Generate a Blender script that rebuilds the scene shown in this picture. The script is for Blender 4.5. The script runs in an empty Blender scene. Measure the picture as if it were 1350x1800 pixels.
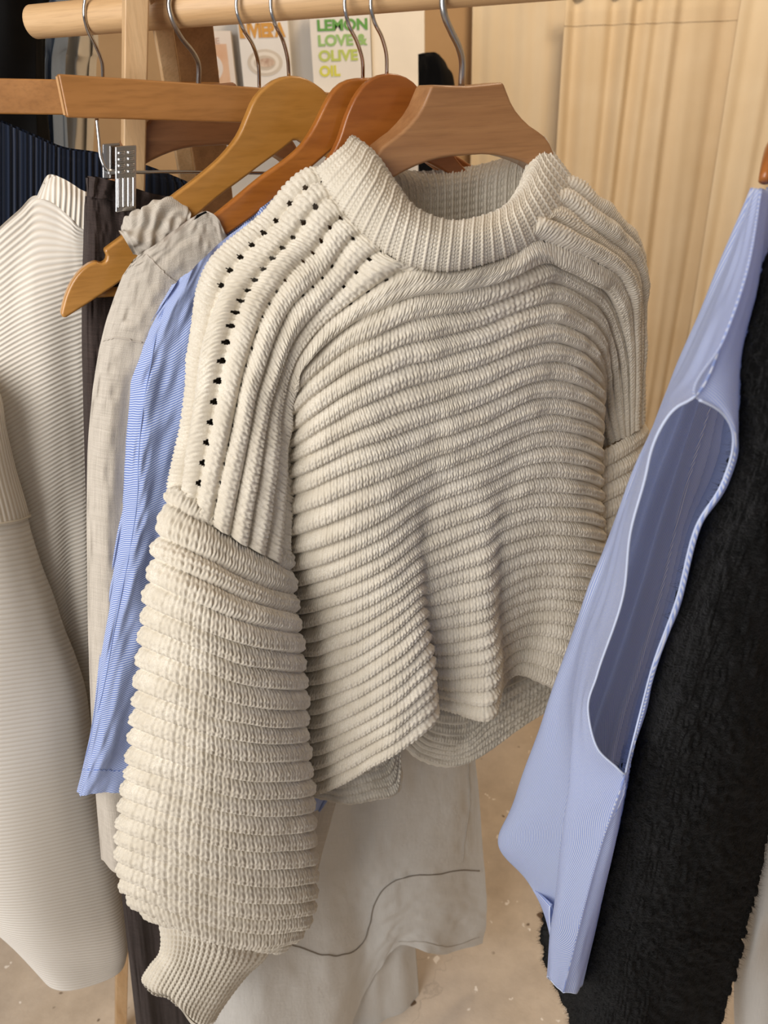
import bpy, bmesh, math, random
import numpy as np
from mathutils import Vector, Matrix

random.seed(4)
rng = np.random.default_rng(7)
scene = bpy.context.scene
COL = scene.collection

# ------------------------------------------------------------------ camera
CAM_H = 1.80
F_PX = 1353.0
_p, _r = math.radians(29.0), math.radians(-2.0)
_fw = np.array([0, math.cos(_p), -math.sin(_p)])
_up0 = np.array([0, math.sin(_p), math.cos(_p)])
_rt0 = np.array([1.0, 0, 0])
_rt = _rt0 * math.cos(_r) + _up0 * math.sin(_r)
_up = _up0 * math.cos(_r) - _rt0 * math.sin(_r)
EYE = np.array([0, 0, CAM_H])

cam_data = bpy.data.cameras.new('camera')
cam_data.sensor_fit = 'VERTICAL'
cam_data.sensor_height = 36.0
cam_data.sensor_width = 27.0
cam_data.lens = F_PX / 1800.0 * 36.0
cam_data.clip_start = 0.02
cam_data.dof.use_dof = True
cam_data.dof.focus_distance = 0.86
cam_data.dof.aperture_fstop = 8.0
cam = bpy.data.objects.new('camera', cam_data)
COL.objects.link(cam)
m = Matrix.Identity(4)
for i in range(3):
    m[i][0], m[i][1], m[i][2], m[i][3] = _rt[i], _up[i], -_fw[i], EYE[i]
cam.matrix_world = m
scene.camera = cam

# ------------------------------------------------------------------ light
world = bpy.data.worlds.new('world')
scene.world = world
world.use_nodes = True
bg = world.node_tree.nodes['Background']
bg.inputs['Color'].default_value = (0.92, 0.93, 1.0, 1)
bg.inputs['Strength'].default_value = 0.25

def area_light(name, loc, target, sx, sy, power, color):
    l = bpy.data.lights.new(name, 'AREA')
    l.shape = 'RECTANGLE'; l.size = sx; l.size_y = sy
    l.energy = power; l.color = color
    o = bpy.data.objects.new(name, l); COL.objects.link(o)
    o.location = loc
    d = Vector(target) - Vector(loc)
    o.rotation_euler = d.to_track_quat('-Z', 'Y').to_euler()
    return o
# the shop window: daylight from the left, behind the photographer
area_light('window_daylight', (-1.25, -0.72, 2.2), (0.0, 0.8, 1.1), 1.5, 1.8, 56, (1.0, 0.97, 0.94))
# warm ceiling lamp by the curtain
area_light('warm_ceiling_lamp', (0.7, 1.9, 3.3), (1.0, 3.8, 1.5), 0.5, 0.5, 30, (1.0, 0.79, 0.56))
area_light('warm_ceiling_lamp', (0.9, 1.0, 3.3), (0.6, 1.3, 0.0), 0.4, 0.4, 8, (1.0, 0.78, 0.55))

vs = scene.view_settings
vs.view_transform = 'Standard'
vs.look = 'None'
vs.exposure = 0.0
vs.gamma = 1.0
vs.use_curve_mapping = False

# ------------------------------------------------------------------ geometry helpers
def ray(x, y):
    return _rt * ((x - 675.0) / F_PX) + _up * ((900.0 - y) / F_PX) + _fw
def proj(P):
    q = np.asarray(P) - EYE
    d = q @ _fw
    return 675 + F_PX * (q @ _rt) / d, 900 - F_PX * (q @ _up) / d

class Plane:                      # a vertical plane a garment hangs in
    def __init__(s, C, deg):
        a = math.radians(deg)
        s.C = np.array([C[0], C[1], 0.0])
        s.d = np.array([math.cos(a), math.sin(a), 0.0])
        s.n = np.array([math.sin(a), -math.cos(a), 0.0])   # faces the viewer
        s.deg = deg
    def at(s, x, y, off=0.0):     # world point seen at pixel x, y, off metres in front of the plane
        r = ray(x, y)
        t = ((s.C + s.n * off - EYE) @ s.n) / (r @ s.n)
        return EYE + r * t
    def sz(s, x, y):
        q = s.at(x, y); return (q - s.C) @ s.d, q[2]
    def pt(s, u, z, off=0.0):
        q = s.C + s.d * u + s.n * off
        return np.array([q[0], q[1], z])

def aty(x, y, Y):                 # world point seen at pixel x, y at forward distance Y
    r = ray(x, y)
    return EYE + r * (Y / r[1])

ROD_L = EYE + ray(60, 35) * .86
ROD_R = EYE + ray(850, -25) * .66
ROD_D = (ROD_R - ROD_L); ROD_D[2] = 0
ROD_LEN = np.linalg.norm(ROD_D); ROD_D = ROD_D / ROD_LEN
ROD_Z = 0.5 * (ROD_L[2] + ROD_R[2]); ROD_L[2] = ROD_R[2] = ROD_Z
ROD_RAD = 0.0165
def rod_at(px):
    ts = np.linspace(-.3, 1.8, 4000)
    P = ROD_L + np.outer(ts, ROD_D * ROD_LEN)
    q = P - EYE
    xs = 675 + F_PX * (q @ _rt) / (q @ _fw)
    return P[np.argmin(abs(xs - px))]

def hermite(k, V, q):             # cubic interpolation along axis 0 at arbitrary knots
    k = np.asarray(k, float); V = np.asarray(V, float); q = np.asarray(q, float)
    n = len(k)
    sh = (n - 1,) + (1,) * (V.ndim - 1)
    if n == 2:
        t = ((q - k[0]) / (k[1] - k[0])).reshape((-1,) + (1,) * (V.ndim - 1))
        return V[0] * (1 - t) + V[1] * t
    dk = np.diff(k)
    sl = np.diff(V, axis=0) / dk.reshape(sh)
    m_ = np.empty_like(V)
    w0 = dk[1:].reshape((-1,) + (1,) * (V.ndim - 1)); w1 = dk[:-1].reshape((-1,) + (1,) * (V.ndim - 1))
    m_[1:-1] = (sl[:-1] * w0 + sl[1:] * w1) / (w0 + w1)
    m_[0] = sl[0]; m_[-1] = sl[-1]
    i = np.clip(np.searchsorted(k, q, side='right') - 1, 0, n - 2)
    h = dk[i]; t = (q - k[i]) / h
    e = (-1,) + (1,) * (V.ndim - 1)
    t = t.reshape(e); h = h.reshape(e)
    t2 = t * t; t3 = t2 * t
    return ((2*t3 - 3*t2 + 1) * V[i] + (t3 - 2*t2 + t) * h * m_[i]
            + (-2*t3 + 3*t2) * V[i+1] + (t3 - t2) * h * m_[i+1])

def surf(ctrl, rk, ck, rq, cq):
    A = hermite(rk, ctrl, rq)
    B = hermite(ck, np.swapaxes(A, 0, 1), cq)
    return np.swapaxes(B, 0, 1)

def gnormals(V, closed=False):
    if closed:
        du = np.roll(V, -1, 1) - np.roll(V, 1, 1)
    else:
        du = np.gradient(V, axis=1)
    dv = np.gradient(V, axis=0)
    N = np.cross(du, dv)
    N /= (np.linalg.norm(N, axis=2, keepdims=True) + 1e-12)
    return N

def toward(V, N, c=None):         # flip normals as a whole so that they face outward (toward the viewer by default)
    c = EYE if c is None else c
    s = np.sum(N * (c - V), axis=2)
    return N if np.sum(s) > 0 else -N

def noise2(u, v, seed=0):         # smooth value noise
    r = np.random.default_rng(seed)
    T = r.random((64, 64)) * 2 - 1
    ui = np.floor(u).astype(int); vi = np.floor(v).astype(int)
    fu = u - ui; fv = v - vi
    fu = fu*fu*(3-2*fu); fv = fv*fv*(3-2*fv)
    a = T[ui % 64, vi % 64]; b = T[(ui+1) % 64, vi % 64]
    c = T[ui % 64, (vi+1) % 64]; d = T[(ui+1) % 64, (vi+1) % 64]
    return (a*(1-fu)+b*fu)*(1-fv) + (c*(1-fu)+d*fu)*fv

def link(o, parent=None):
    COL.objects.link(o)
    if parent is not None:
        o.parent = parent
    return o

def base_of(parent):
    while parent is not None:
        if '_b' in parent: return np.array(parent['_b'])
        parent = parent.parent
    return np.zeros(3)

def mesh_np(name, verts, quads, mat, parent=None, uv=None, smooth=True):
    v = np.asarray(verts, float) - base_of(parent)
    me = bpy.data.meshes.new(name)
    nv, nq = len(v), len(quads)
    k = quads.shape[1]
    me.vertices.add(nv); me.vertices.foreach_set('co', v.astype(np.float32).ravel())
    me.loops.add(nq * k); me.loops.foreach_set('vertex_index', quads.astype(np.int32).ravel())
    me.polygons.add(nq)
    me.polygons.foreach_set('loop_start', (np.arange(nq) * k).astype(np.int32))
    me.polygons.foreach_set('loop_total', np.full(nq, k, np.int32))
    if smooth:
        me.polygons.foreach_set('use_smooth', np.ones(nq, bool))
    me.update(calc_edges=True)
    if uv is not None:
        l = me.uv_layers.new(name='UVMap')
        l.data.foreach_set('uv', np.asarray(uv, np.float32)[quads.ravel()].ravel())
    me.materials.append(mat)
    return link(bpy.data.objects.new(name, me), parent)

def grid_uv(V):
    du = np.linalg.norm(np.diff(V, axis=1), axis=2).mean(0)
    dv = np.linalg.norm(np.diff(V, axis=0), axis=2).mean(1)
    u = np.concatenate([[0], np.cumsum(du)]); v = np.concatenate([[0], np.cumsum(dv)])
    U, W = np.meshgrid(u, -v)
    return np.stack([U, W], 2)

def grid(name, V, mat, parent=None, closed=False, mask=None, uv=None, flip=False):
    R, C = V.shape[:2]
    I = np.arange(R * C).reshape(R, C)
    if uv is None:
        uv = grid_uv(V)
    if closed:
        V = np.concatenate([V, V[:, :1]], 1)
        uv = np.concatenate([uv, uv[:, -1:] + (uv[:, -1:] - uv[:, -2:-1])], 1)
        C += 1; I = np.arange(R * C).reshape(R, C)
    Q = np.stack([I[:-1, :-1], I[1:, :-1], I[1:, 1:], I[:-1, 1:]], 2).reshape(-1, 4)
    if flip:
        Q = Q[:, ::-1]
    if mask is not None:
        Q = Q[mask[:R-1, :C-1].ravel()]
    return mesh_np(name, V.reshape(-1, 3), Q, mat, parent, uv.reshape(-1, 2))

def thing(name, label, cat, loc, group=None):
    o = bpy.data.objects.new(name, None)
    o.empty_display_size = 0.05
    o.location = tuple(float(x) for x in loc)
    COL.objects.link(o)
    o['label'] = label; o['category'] = cat
    if group: o['group'] = group
    o['_b'] = [float(x) for x in loc]
    return o
def tag(o, label=None, cat=None, group=None, kind=None):
    if label: o['label'] = label
    if cat: o['category'] = cat
    if group: o['group'] = group
    if kind: o['kind'] = kind
    return o

def bm_obj(name, bm, mat, parent=None, smooth=False, bevel=0, seg=2):
    bmesh.ops.recalc_face_normals(bm, faces=bm.faces)
    b = base_of(parent)
    bmesh.ops.translate(bm, verts=bm.verts, vec=Vector(-b))
    me = bpy.data.meshes.new(name); bm.to_mesh(me); bm.free()
    if smooth:
        me.polygons.foreach_set('use_smooth', np.ones(len(me.polygons), bool))
    me.materials.append(mat)
    o = link(bpy.data.objects.new(name, me), parent)
    if bevel:
        md = o.modifiers.new('bevel', 'BEVEL'); md.width = bevel; md.segments = seg
        md.limit_method = 'ANGLE'; md.angle_limit = math.radians(50)
        md.harden_normals = False
        me.polygons.foreach_set('use_smooth', np.ones(len(me.polygons), bool))
        w = o.modifiers.new('wn', 'WEIGHTED_NORMAL'); w.keep_sharp = False
    return o

def prism_bm(front, back, bm=None):
    bm = bm or bmesh.new()
    f = [bm.verts.new(tuple(p)) for p in front]; b = [bm.verts.new(tuple(p)) for p in back]
    n = len(f)
    bm.faces.new(f); bm.faces.new(b[::-1])
    for i in range(n):
        bm.faces.new([f[i], b[i], b[(i+1) % n], f[(i+1) % n]])
    return bm

def smooth_path(pts, n):
    pts = np.asarray(pts, float)
    k = np.concatenate([[0], np.cumsum(np.linalg.norm(np.diff(pts, axis=0), axis=1) + 1e-9)])
    return hermite(k, pts, np.linspace(0, k[-1], n))

def tube(name, pts, rad, mat, parent=None, n=None, seg=10, cap=True, raw=False):
    P = np.asarray(pts, float) if raw else smooth_path(pts, n or 8 * len(pts))
    R = np.full(len(P), rad) if np.isscalar(rad) else np.interp(np.linspace(0, 1, len(P)), np.linspace(0, 1, len(rad)), rad)
    T = np.gradient(P, axis=0); T /= np.linalg.norm(T, axis=1, keepdims=True) + 1e-12
    a = np.array([0, 0, 1.0]) if abs(T[0][2]) < .9 else np.array([1.0, 0, 0])
    rings = []
    for i in range(len(P)):
        a = a - T[i] * (a @ T[i]); a /= np.linalg.norm(a)
        b = np.cross(T[i], a)
        th = np.linspace(0, 2 * math.pi, seg, endpoint=False)
        rings.append(P[i] + R[i] * (np.outer(np.cos(th), a) + np.outer(np.sin(th), b)))
    V = np.array(rings)
    if cap:
        V = np.concatenate([np.repeat(P[:1][None], seg, 1), V, np.repeat(P[-1:][None], seg, 1)], 0)
    return grid(name, V, mat, parent, closed=True)

# ------------------------------------------------------------------ materials
def new_mat(name):
    mt = bpy.data.materials.new(name); mt.use_nodes = True
    nt = mt.node_tree; nt.nodes.clear()
    out = nt.nodes.new('ShaderNodeOutputMaterial')
    bs = nt.nodes.new('ShaderNodeBsdfPrincipled')
    nt.links.new(bs.outputs[0], out.inputs[0])
    return mt, nt, bs
def nd(nt, t, **kw):
    n = nt.nodes.new(t)
    for k, v in kw.items():
        if k in n.inputs: n.inputs[k].default_value = v
        else: setattr(n, k, v)
    return n
def c4(c): return (c[0], c[1], c[2], 1.0)
def srgb(h):
    h = h.lstrip('#'); v = [int(h[i:i+2], 16) / 255 for i in (0, 2, 4)]
    return tuple(x / 12.92 if x <= .04045 else ((x + .055) / 1.055) ** 2.4 for x in v)
def mapped(nt, coord, scale=(1, 1, 1), rot=(0, 0, 0)):
    tc = nd(nt, 'ShaderNodeTexCoord'); mp = nd(nt, 'ShaderNodeMapping')
    mp.inputs['Scale'].default_value = scale; mp.inputs['Rotation'].default_value = rot
    nt.links.new(tc.outputs[coord], mp.inputs[0])
    return mp.outputs[0]
def mixcol(nt, fac, a, b):
    n = nd(nt, 'ShaderNodeMix', data_type='RGBA')
    if isinstance(fac, float): n.inputs[0].default_value = fac
    else: nt.links.new(fac, n.inputs[0])
    for s, i in ((a, 6), (b, 7)):
        if isinstance(s, tuple): n.inputs[i].default_value = c4(s)
        else: nt.links.new(s, n.inputs[i])
    return n.outputs[2]
def ramp(nt, src, p0, p1, c0=(0, 0, 0), c1=(1, 1, 1)):
    r = nd(nt, 'ShaderNodeValToRGB')
    r.color_ramp.elements[0].position = p0; r.color_ramp.elements[0].color = c4(c0)
    r.color_ramp.elements[1].position = p1; r.color_ramp.elements[1].color = c4(c1)
    nt.links.new(src, r.inputs[0])
    return r.outputs[0]
def noise(nt, vec, scale, detail=3.0, rough=.5):
    n = nd(nt, 'ShaderNodeTexNoise'); n.inputs['Scale'].default_value = scale
    n.inputs['Detail'].default_value = detail; n.inputs['Roughness'].default_value = rough
    nt.links.new(vec, n.inputs['Vector']); return n.outputs[0]
def wave(nt, vec, scale, dist=0.0, direction='X', dscale=1.0):
    n = nd(nt, 'ShaderNodeTexWave', wave_type='BANDS', bands_direction=direction)
    n.inputs['Scale'].default_value = scale; n.inputs['Distortion'].default_value = dist
    n.inputs['Detail Scale'].default_value = dscale
    nt.links.new(vec, n.inputs['Vector']); return n.outputs['Fac']
def bump(nt, bs, h, strength, dist):
    b = nd(nt, 'ShaderNodeBump'); b.inputs['Strength'].default_value = strength
    b.inputs['Distance'].default_value = dist
    nt.links.new(h, b.inputs['Height']); nt.links.new(b.outputs[0], bs.inputs['Normal'])
def madd(nt, a, b, op='ADD'):
    n = nd(nt, 'ShaderNodeMath', operation=op)
    for s, i in ((a, 0), (b, 1)):
        if isinstance(s, (int, float)): n.inputs[i].default_value = s
        else: nt.links.new(s, n.inputs[i])
    return n.outputs[0]

def mat_yarn(name, c1, c2, sheen=.25, scale=700):
    mt, nt, bs = new_mat(name)
    v = mapped(nt, 'Object')
    f = noise(nt, v, scale, 3, .6)
    g = noise(nt, v, 30, 2, .5)
    col = mixcol(nt, ramp(nt, f, .35, .65), c1, c2)
    col2 = mixcol(nt, ramp(nt, g, .3, .7), col, tuple(.94 * a + .02 for a in c2))
    nt.links.new(col2, bs.inputs['Base Color'])
    bs.inputs['Roughness'].default_value = .92
    bs.inputs['Sheen Weight'].default_value = sheen
    bs.inputs['Sheen Roughness'].default_value = .5
    bs.inputs['Specular IOR Level'].default_value = .15
    bump(nt, bs, noise(nt, v, 1500, 3, .7), .5, .0006)
    return mt

def mat_rib(name, c1, c2, period, direction='Y', depth=.0012, rot=0.0, dist=0.0):
    """fine jersey ribs across the cloth, period in metres"""
    mt, nt, bs = new_mat(name)
    v = mapped(nt, 'UV', rot=(0, 0, rot))
    w = wave(nt, v, (2 * math.pi / period) / 20.0, dist, direction, 8.0)
    fine = noise(nt, v, 1800, 2)
    col = mixcol(nt, ramp(nt, w, .0, .5), c2, c1)
    nt.links.new(col, bs.inputs['Base Color'])
    bs.inputs['Roughness'].default_value = .9; bs.inputs['Sheen Weight'].default_value = .2
    bs.inputs['Specular IOR Level'].default_value = .15
    bump(nt, bs, madd(nt, w, madd(nt, fine, .25, 'MULTIPLY')), .8, depth)
    return mt

def mat_linen(name, c1, c2, weave=.0011, stripes=.5):
    mt, nt, bs = new_mat(name)
    v = mapped(nt, 'UV')
    wx = wave(nt, v, (2 * math.pi / weave) / 20.0, 2.5, 'X', 3.0)
    wy = wave(nt, v, (2 * math.pi / weave) / 20.0, 2.5, 'Y', 3.0)
    s1 = noise(nt, mapped(nt, 'UV', (1300, 25, 1)), 1.0, 3)
    s2 = noise(nt, mapped(nt, 'UV', (25, 1300, 1)), 1.0, 3)
    s = madd(nt, madd(nt, s1, s2), .5, 'MULTIPLY')
    w = madd(nt, madd(nt, wx, wy), .5, 'MULTIPLY')
    col = mixcol(nt, ramp(nt, madd(nt, madd(nt, s, .75, 'MULTIPLY'), madd(nt, w, .25, 'MULTIPLY')), .32, .62), c2, c1)
    nt.links.new(col, bs.inputs['Base Color'])
    bs.inputs['Roughness'].default_value = .88; bs.inputs['Sheen Weight'].default_value = .1
    bs.inputs['Specular IOR Level'].default_value = .2
    big = noise(nt, mapped(nt, 'UV', (14, 9, 1)), 3.0, 5, .6)
    bump(nt, bs, madd(nt, madd(nt, w, .12, 'MULTIPLY'), madd(nt, madd(nt, s, .25, 'MULTIPLY'), big)), .55, .004)
    return mt

def translucent(nt, bs, col, fac):
    """thin cotton lets part of the light through"""
    out = [n for n in nt.nodes if n.type == 'OUTPUT_MATERIAL'][0]
    tr_ = nd(nt, 'ShaderNodeBsdfTranslucent'); nt.links.new(col, tr_.inputs['Color'])
    mx = nd(nt, 'ShaderNodeMixShader'); mx.inputs[0].default_value = fac
    nt.links.new(bs.outputs[0], mx.inputs[1]); nt.links.new(tr_.outputs[0], mx.inputs[2])
    nt.links.new(mx.outputs[0], out.inputs[0])

def mat_stripe(name, blue, white, period=.0021, rot=0.3, crease=.003, thin=.12):
    mt, nt, bs = new_mat(name)
    v = mapped(nt, 'UV', rot=(0, 0, rot))
    w = wave(nt, v, (2 * math.pi / period) / 20.0, .12, 'X', 2.0)
    big = noise(nt, mapped(nt, 'UV', (9, 6, 1)), 2.0, 2)
    col = mixcol(nt, ramp(nt, w, .25, .75), blue, white)
    nt.links.new(col, bs.inputs['Base Color'])
    bs.inputs['Roughness'].default_value = .8; bs.inputs['Specular IOR Level'].default_value = .25
    bs.inputs['Sheen Weight'].default_value = .1
    translucent(nt, bs, col, thin)
    cr = noise(nt, mapped(nt, 'UV', (22, 9, 1), (0, 0, .25)), 1.5, 5, .6)
    bump(nt, bs, madd(nt, cr, madd(nt, w, .03, 'MULTIPLY')), .5, crease)
    return mt

def mat_plain(name, c, rough=.6, metal=0.0, c2=None, nscale=8.0, bmp=0.0, coat=0.0, spec=.5):
    mt, nt, bs = new_mat(name)
    v = mapped(nt, 'Object')
    f = noise(nt, v, nscale, 4)
    col = mixcol(nt, ramp(nt, f, .35, .65), c, c2 or tuple(x * .93 for x in c))
    nt.links.new(col, bs.inputs['Base Color'])
    bs.inputs['Roughness'].default_value = rough; bs.inputs['Metallic'].default_value = metal
    bs.inputs['Coat Weight'].default_value = coat; bs.inputs['Coat Roughness'].default_value = .18
    bs.inputs['Specular IOR Level'].default_value = spec
    if bmp: bump(nt, bs, f, .5, bmp)
    return mt

def mat_wood(name, c1, c2, deg=0.0, rough=.35, coat=.35, grain=(3.0, 60, 26), vertical=False):
    """grain runs along the plane direction (or vertically)"""
    mt, nt, bs = new_mat(name)
    tc = nd(nt, 'ShaderNodeTexCoord')
    m1 = nd(nt, 'ShaderNodeMapping'); m1.inputs['Rotation'].default_value = (0, 0, math.radians(-deg))
    nt.links.new(tc.outputs['Object'], m1.inputs[0])
    m2 = nd(nt, 'ShaderNodeMapping'); m2.inputs['Scale'].default_value = grain
    nt.links.new(m1.outputs[0], m2.inputs[0])
    a = noise(nt, m2.outputs[0], 1.3, 6, .55)
    m3 = nd(nt, 'ShaderNodeMapping'); m3.inputs['Scale'].default_value = tuple(g * 7 for g in grain)
    nt.links.new(m1.outputs[0], m3.inputs[0])
    b = noise(nt, m3.outputs[0], 1.5, 3, .6)
    col = mixcol(nt, ramp(nt, a, .3, .7), c1, c2)
    col = mixcol(nt, madd(nt, ramp(nt, b, .45, .75), .35, 'MULTIPLY'), col, tuple(x * .6 for x in c2))
    nt.links.new(col, bs.inputs['Base Color'])
    bs.inputs['Roughness'].default_value = rough
    bs.inputs['Coat Weight'].default_value = coat; bs.inputs['Coat Roughness'].default_value = .15
    bump(nt, bs, b, .08, .001)
    return mt

M = {}
M['knit'] = mat_yarn('ecru_cotton_yarn', srgb('#e8e1d3'), srgb('#d2c8b5'))
M['cream_rib'] = mat_rib('cream_ribbed_jersey', srgb('#efe8dc'), srgb('#dfd4c4'), .0056, 'Y', .0010)
M['cream_rib_collar'] = mat_rib('cream_collar_rib', srgb('#efe8dc'), srgb('#d5c8b4'), .0058, 'X', .0018)
M['cream_sleeve'] = mat_rib('cream_sleeve_jersey', srgb('#efeae2'), srgb('#e0d8cb'), .0068, 'Y', .0009)
M['linen_grey'] = mat_linen('grey_linen', srgb('#d3cabd'), srgb('#a89f92'))
M['linen_pale'] = mat_linen('pale_linen', srgb('#e0ded9'), srgb('#cbc8c1'))
M['blue_stripe'] = mat_stripe('blue_white_stripe', srgb('#6880c4'), srgb('#cbd5ec'), .0025, .95)
M['blue_fine'] = mat_stripe('blue_fine_stripe', srgb('#adc0ee'), srgb('#f8faff'), .0024, .0, .0010, .58)
M['trouser'] = mat_linen('dark_brown_linen', srgb('#463a36'), srgb('#241d1b'))
M['navy'] = mat_rib('navy_rib_knit', srgb('#1b2436'), srgb('#0b101c'), .011, 'X', .003)
M['black_cloth'] = mat_plain('black_cloth', srgb('#141312'), .9, c2=srgb('#0b0a0a'), spec=.1)
M['chrome'] = mat_plain('chrome', (.60, .59, .58), .12, 1.0)
M['steel'] = mat_plain('brushed_steel', (.50, .49, .47), .3, 1.0)

# ------------------------------------------------------------------ the setting
def quad_obj(name, pts, mat, parent=None):
    bm = bmesh.new(); bm.faces.new([bm.verts.new(tuple(p)) for p in pts])
    return bm_obj(name, bm, mat, parent)
def box_obj(name, lo, hi, mat, parent=None, bevel=0, rz=0.0, org=None):
    xs = (lo[0], hi[0]); ys = (lo[1], hi[1]); zs = (lo[2], hi[2])
    f = [(xs[0], ys[0], zs[0]), (xs[1], ys[0], zs[0]), (xs[1], ys[0], zs[1]), (xs[0], ys[0], zs[1])]
    b = [(p[0], ys[1], p[2]) for p in f]
    return bm_obj(name, prism_bm(f, b), mat, parent, bevel=bevel)

def mat_floor():
    mt, nt, bs = new_mat('worn_painted_floor')
    v = mapped(nt, 'Object')
    big = noise(nt, v, 1.6, 4); mid = noise(nt, v, 9, 6, .65); fine = noise(nt, v, 60, 4, .7)
    col = mixcol(nt, ramp(nt, mid, .35, .7), srgb('#cfc0ac'), srgb('#b3a491'))
    col = mixcol(nt, madd(nt, ramp(nt, big, .4, .65), .5, 'MULTIPLY'), col, srgb('#c9c0b8'))
    vor = nd(nt, 'ShaderNodeTexVoronoi', feature='DISTANCE_TO_EDGE'); vor.inputs['Scale'].default_value = 3.2
    nv = nd(nt, 'ShaderNodeMapping')
    mx = nd(nt, 'ShaderNodeVectorMath', operation='ADD'); nt.links.new(v, mx.inputs[0])
    nn = nd(nt, 'ShaderNodeTexNoise'); nn.inputs['Scale'].default_value = 7; nn.inputs['Detail'].default_value = 6
    nt.links.new(v, nn.inputs['Vector'])
    sc = nd(nt, 'ShaderNodeVectorMath', operation='SCALE'); sc.inputs['Scale'].default_value = .35
    nt.links.new(nn.outputs['Color'], sc.inputs[0]); nt.links.new(sc.outputs[0], mx.inputs[1])
    nt.links.new(mx.outputs[0], vor.inputs['Vector'])
    crack = ramp(nt, vor.outputs['Distance'], .0, .012, (1, 1, 1), (0, 0, 0))
    cm = madd(nt, crack, ramp(nt, big, .5, .6), 'MULTIPLY')
    col = mixcol(nt, madd(nt, cm, .35, 'MULTIPLY'), col, srgb('#6f6458'))
    spot = noise(nt, v, 16, 2)
    col = mixcol(nt, ramp(nt, spot, .69, .71), col, srgb('#5f4a36'))
    spot2 = noise(nt, mapped(nt, 'Object', (1, 1, 1), (.4, .2, 1)), 26, 3)
    col = mixcol(nt, ramp(nt, spot2, .68, .70), col, srgb('#efe7dc'))
    nt.links.new(col, bs.inputs['Base Color'])
    bs.inputs['Roughness'].default_value = .6
    bump(nt, bs, madd(nt, fine, madd(nt, mid, 1.0)), .3, .004)
    return mt
M['floor'] = mat_floor()
M['wall'] = mat_plain('tan_plaster', srgb('#c9a77c'), .9, c2=srgb('#bd9a70'), nscale=3)
M['white_board'] = mat_plain('off_white_board', srgb('#e6dccb'), .7)

floor = quad_obj('floor', [(-4, -3, 0), (4, -3, 0), (4, 4.2, 0), (-4, 4.2, 0)], M['floor']); tag(floor, kind='structure')
wall = box_obj('wall_back', (-4, 4.05, 0), (4, 4.15, 3.6), M['wall']); tag(wall, kind='structure')
ceil = box_obj('ceiling', (-4, -3, 3.6), (4, 4.2, 3.7), mat_plain('ceiling_paint', srgb('#d8d2c8'), .9)); tag(ceil, kind='structure')
side = box_obj('wall_right', (2.6, -3, 0), (2.7, 4.2, 3.6), mat_plain('side_plaster', srgb('#d9cbb5'), .9)); tag(side, kind='structure')

# curtains
M['curtain'] = mat_plain('ivory_curtain_cotton', srgb('#e6d5b8'), .9, c2=srgb('#e0cdad'), nscale=4, spec=.1)
M['curtain2'] = mat_plain('pale_cream_curtain_cotton', srgb('#efe0c4'), .9, c2=srgb('#ead9bb'), nscale=4, spec=.1)
def curtain(label, px0, px1, Y0, Y1, ytop, seed, amp, nfold, mat, hem=True):
    a = aty(px0, 100, Y0); b = aty(px1, 100, Y1)
    zt = aty(0.5*(px0+px1), ytop, .5*(Y0+Y1))[2]
    root = thing('curtain', label, 'curtain', ((a[0]+b[0])/2, (a[1]+b[1])/2, 0.01))
    n = 240; rws = 40
    t = np.linspace(0, 1, n)[None, :]; s = np.linspace(0, 1, rws)[:, None]
    r = np.random.default_rng(seed)
    off = np.zeros((rws, n))
    for k in range(7):
        fq = nfold * (0.3 + 1.1 * r.random()); ph = r.random() * 6.28; dr = (r.random() - .5) * 2.0
        off += np.sin(2*math.pi*fq*t + ph + dr*s) * (.4 + .6*r.random()) * (1 + (r.random()-.5)*s)
    off = amp * off / 2.2
    P = np.zeros((rws, n, 3))
    P[..., 0] = a[0] + (b[0]-a[0]) * t + 0.02 * np.sin(9*t+3*s) * s
    P[..., 1] = a[1] + (b[1]-a[1]) * t - off * (.65 + .35*s)
    P[..., 2] = zt + (0.015 - zt) * s
    c = grid('cloth', P, mat, root)
    md = c.modifiers.new('thick', 'SOLIDIFY'); md.thickness = .003; md.offset = 0
    if hem:
        H = P[1:3].copy(); H[..., 1] -= .004; H[0, :, 2] = zt - .085; H[1, :, 2] = zt - .095
        H[0, :, :2] = P[1, :, :2]; H[1, :, :2] = P[1, :, :2]; H[..., 1] -= .006
        grid('header_seam', H, mat, root)
    # rod pocket
    tube('curtain_rod', [(a[0]-.03, a[1]+.0, zt+.012), (b[0]+.03, b[1]+.0, zt+.012)], .012, M['steel'], root)
    return root
curtain('pale narrow curtain panel left of the wide gathered curtain', 828, 1000, 3.95, 3.9, -140, 3, .014, 4, M['curtain2'], False)
curtain('wide gathered ivory curtain hanging behind the chunky sweater', 986, 1318, 3.72, 3.72, -8, 11, .028, 7, M['curtain'])
curtain('cream curtain panel at the right edge of the picture', 1288, 1620, 3.60, 3.60, -60, 23, .026, 6, M['curtain2'], False)

# shelf with cook books
Yb = 2.72
M['shelf'] = mat_plain('white_shelf_paint', srgb('#dcd6cd'), .6)
M['paper'] = mat_plain('book_cover_paper', srgb('#e6e0d8'), .5)
M['page'] = mat_plain('book_pages', srgb('#e3dac8'), .8)
def px_rect(x0, y0, x1, y1, Y):
    a = aty(x0, y1, Y); b = aty(x1, y1, Y); c = aty(x1, y0, Y); d = aty(x0, y0, Y)
    xa, xb = .5*(a[0]+d[0]), .5*(b[0]+c[0]); za, zb = .5*(a[2]+b[2]), .5*(c[2]+d[2])
    return xa, xb, za, zb
xa, xb, za, zb = px_rect(352, -70, 747, 172, Yb + .05)
root = thing('display_shelf', 'white display ledge with back board holding cookbooks', 'shelf', ((xa+xb)/2, Yb+.05, 0))
box_obj('back_board', (xa, Yb+.06, 0.0), (xb, Yb+.10, zb), M['shelf'], root)
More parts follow.
